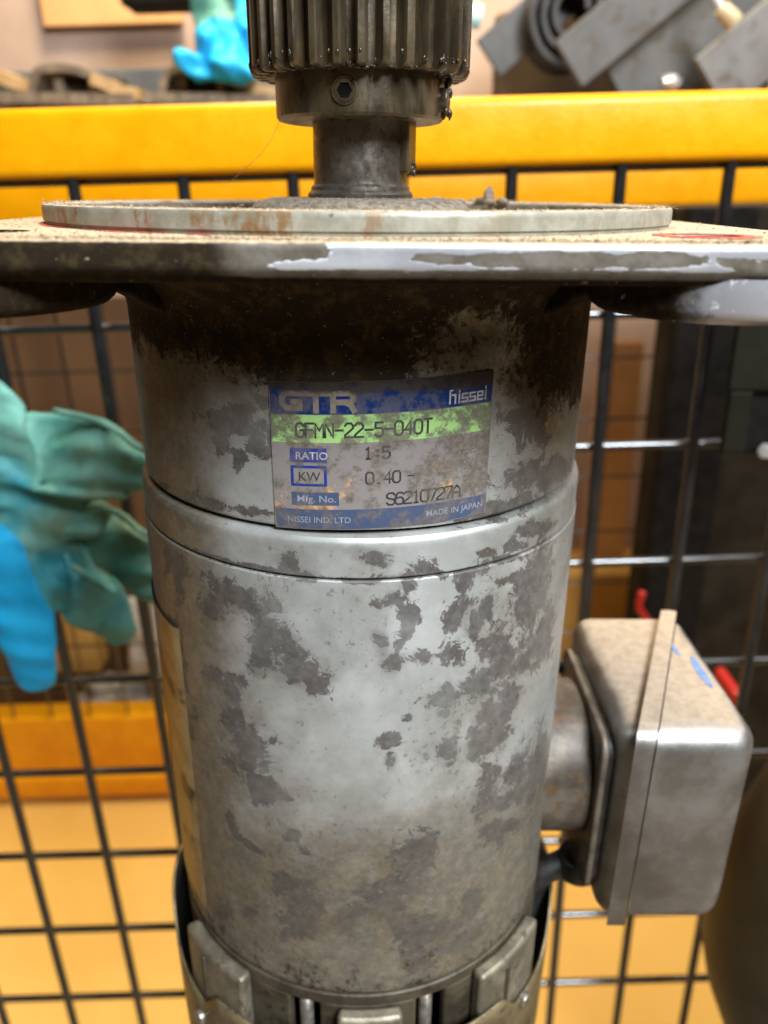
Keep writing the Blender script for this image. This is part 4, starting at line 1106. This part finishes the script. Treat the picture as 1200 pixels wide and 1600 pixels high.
# dark hide or rubber mass behind plates
v, f = box_vf(at(775, 0, 1.12).x, at(1230, 0, 1.12).x, CAM.y + 1.125, CAM.y + 1.15, zs1 - .03, pz(20, 1.12))
tag(part('rubber_block', v, f, mottled('brown_rubber', (.045, .024, .010), (.075, .042, .018), 14, .8), None, False, bevel=.02, seg=4), 'dark brown rubber block in the gap beneath the slanting steel plates', 'rubber block')
# coiled strip end
cc = at(898, 14, 1.015)
pts = []; 
for k in range(120):
    a = k * .16; r = .017 + .0022 * a; pts.append(cc + Vector((r * cos(a) * .9, 0, r * sin(a))))
v = []; f = []
for i, p in enumerate(pts):
    t = (pts[min(i + 1, len(pts) - 1)] - pts[max(i - 1, 0)]).normalized(); nn = Vector((-t.z, 0, t.x))
    for a, b in ((-1, 0), (1, 0), (1, 1), (-1, 1)): v.append(p + nn * (.0030 * a) + Vector((0, .07 * b, 0)))
for i in range(len(pts) - 1):
    for k in range(4): f.append((4 * i + k, 4 * i + (k + 1) % 4, 4 * i + 4 + (k + 1) % 4, 4 * i + 4 + k))
tag(part('coiled_strip', v, f, mottled('coil_steel', (.02, .017, .014), (.036, .031, .027), 60, .6), None, False), 'dark coil of wound strip between the two left steel plates', 'coil')
lead = thing('power_lead', 'white lead with a cream plug end drooping over the right steel plates', 'lead', at(1132, 20, .91))
c0 = at(1132, 20, .91)
tv, tf = tube([at(1126, 12, .91) - c0, at(1148, 36, .91) - c0], [.0075, .0090], 16)
part('plug', tv, tf, mottled('cream_plastic', (.55, .43, .24), (.62, .50, .30), 100, .5), lead, bevel=.001)
tv, tf = tube(spline([at(1128, 14, .91) - c0, at(1120, -6, .91) - c0, at(1122, -40, .92) - c0]), .0034, 10)
part('cord', tv, tf, M['white_plastic'], lead)
tv, tf = tube([at(735, 25, 1.15), at(752, 27, 1.15)], .014, 20)
tag(part('bottle_cap', tv, tf, mottled('mint_plastic', (.45, .75, .70), (.55, .8, .75), 60, .4), None, bevel=.003), 'small mint green cap just right of the pinion teeth', 'cap')
o = part('foil_scrap', *tube(spline([at(1035, 130, .95), at(1048, 126, .95), at(1058, 134, .95)]), .0075, 8), M['bright'])  # bright sliver added to imitate a gleam between plates and rail
tag(o, 'scrap of bright foil in the gap between the steel plates and the rail', 'foil scrap')

# ================================================================== THINGS BEHIND AND BESIDE THE MESH
def stand(name, px0, px1, pyt, d, th, mat, label, cat, z0=0.0, bev=.004):
    a = at(px0, 700, d); b = at(px1, 700, d)
    v, f = box_vf(min(a.x, b.x), max(a.x, b.x), CAM.y + d, CAM.y + d + th, z0, pz(pyt, d))
    return tag(part(name, v, f, mat, None, False, bevel=bev), label, cat)
stand('plywood_sheet', -380, 600, 455, 1.02, .02, M['brown_board'], 'dark brown sheet standing behind the far mesh, left of the motor', 'plywood sheet')
stand('cardboard_sheet', 930, 992, 545, 1.03, .03, M['kraft'], 'tall brown cardboard panel against the pinkish wall, right of the motor', 'cardboard panel')
stand('ochre_crate', 760, 1085, 905, 1.00, .09, M['ochre_board'], 'low ochre crate at the wall foot behind the mesh, right of the motor', 'crate')
# dark cabinet behind the right part of the mesh
a = at(1056, 495, .79)
cab = thing('dark_cabinet', 'tall dark grey cabinet behind the mesh at the right edge', 'cabinet', (a.x, CAM.y + .79, 0))
v, f = box_vf(0.004, .55, .004, .07, 0, pz(338, .79)); part('body', v, f, M['dark_grey'], cab, False, bevel=.004)
v, f = box_vf(0, .066, -.006, .02, 0, pz(338, .79) + .001); part('edge_post', v, f, M['black_edge'], cab, False, bevel=.003)
v, f = box_vf(.15, .40, -.010, .003, pz(480, .79), pz(345, .79)); part('panel', v, f, M['olive'], cab, False, bevel=.003)
# red strap end and handle by the cabinet
o = part('red_hose', *tube(spline([at(1004, 925, .585), at(998, 948, .585), at(1006, 962, .585), at(1016, 985, .585), at(1018, 1060, .585)]), .0031, 12), M['red_plastic'])
tag(o, 'red hose curving beside the dark cabinet just above the terminal box', 'hose')
slab('red_can', 1130, 1166, 1084, 1180, .50, .04, M['red_plastic'], 'red can behind the mesh, right of the terminal box top', 'can', .008)
# bracket hung on the near mesh at the right
c0 = at(1140, 735, .378)
bk = thing('fence_bracket', 'olive black steel bracket with a bright bolt on the near mesh, right edge', 'bracket', c0)
L = lambda px, py, d: at(px, py, d) - c0
v, f = box_vf(L(1138, 610, .378).x, L(1290, 610, .378).x, 0, .004, L(0, 640, .378).z, L(0, 470, .378).z)
part('plate', v, f, M['olive'], bk, False, bevel=.0015)
v, f = box_vf(L(1130, 690, .378).x, L(1166, 690, .378).x, 0, .0041, L(0, 736, .378).z, L(0, 640, .378).z)
part('tab', v, f, M['olive'], bk, False, bevel=.0015)
v, f = box_vf(L(1160, 690, .384).x, L(1290, 690, .384).x, .006, .009, L(0, 736, .384).z, L(0, 640, .384).z)
part('back_tab', v, f, M['black_edge'], bk, False, bevel=.0015)
tv, tf = tube([L(1196, 705, .374), L(1198, 704, .383)], .0042, 6)
part('bolt', tv, tf, M['bright'], bk, bevel=.0008)
# rounded dark brown drum, lower right in front of the mesh
dz0 = CAM.z
cx = at(1320, 1400, .30).x
prof = [(.004, .26), (.06, .262), (.098, .275), (.123, .30), (.136, .34), (.141, .38), (.140, .41), (.133, .44), (.120, .475), (.104, .51), (.095, .56), (.092, .66), (.10, .76), (.11, .79), (.11, .80), (.003, .80)]
v = []; f = []; n = 56
for r, h in prof:
    for k in range(n):
        a = 2 * pi * k / n; v.append((r * cos(a), r * sin(a) * .55, CAM.z - h))
for q in range(len(prof) - 1):
    for k in range(n): f.append((q * n + k, q * n + (k + 1) % n, (q + 1) * n + (k + 1) % n, (q + 1) * n + k))
o = part('brown_urn', v, f, M['dark_brown'], None, loc=(at(1092, 1480, .32).x + .142, CAM.y + .315, 0), auto=60)
tag(o, 'dark brown rounded drum at the lower right corner, behind the terminal box', 'drum')
# clutter on the floor behind the far mesh, lower left
def rag(name, px, py, d, r, sq, mat, label, cat, sd):
    bm = bmesh.new(); bmesh.ops.create_icosphere(bm, subdivisions=4, radius=1); c = at(px, py, d)
    for q in bm.verts:
        k = 1 + .5 * mnoise.noise(q.co * 1.6 + Vector((sd, 0, 0))) + .22 * (1 - abs(mnoise.noise(q.co * 3.5 + Vector((sd, 3, 0)))) * 3)
        q.co = c + Vector((q.co.x * sq[0], q.co.y * sq[1], q.co.z * sq[2])) * r * k
    me = bpy.data.meshes.new(name); bm.to_mesh(me); bm.free(); me.shade_smooth()
    return tag(put(name, me, mat), label, cat)
rag('crumpled_rag', 190, 1092, .96, .05, (1.1, .6, .7), M['rag'], 'pale crumpled rag behind the lower left rail', 'rag', 2)
rag('crumpled_rag', 232, 1000, .94, .05, (.5, .5, 1.5), M['rag'], 'grey rag hanging close to the left side of the motor', 'rag', 7)
slab('ochre_box', 60, 140, 965, 1052, .97, .04, M['ochre_board'], 'small ochre box behind the mesh, below the tip of the teal glove', 'box')
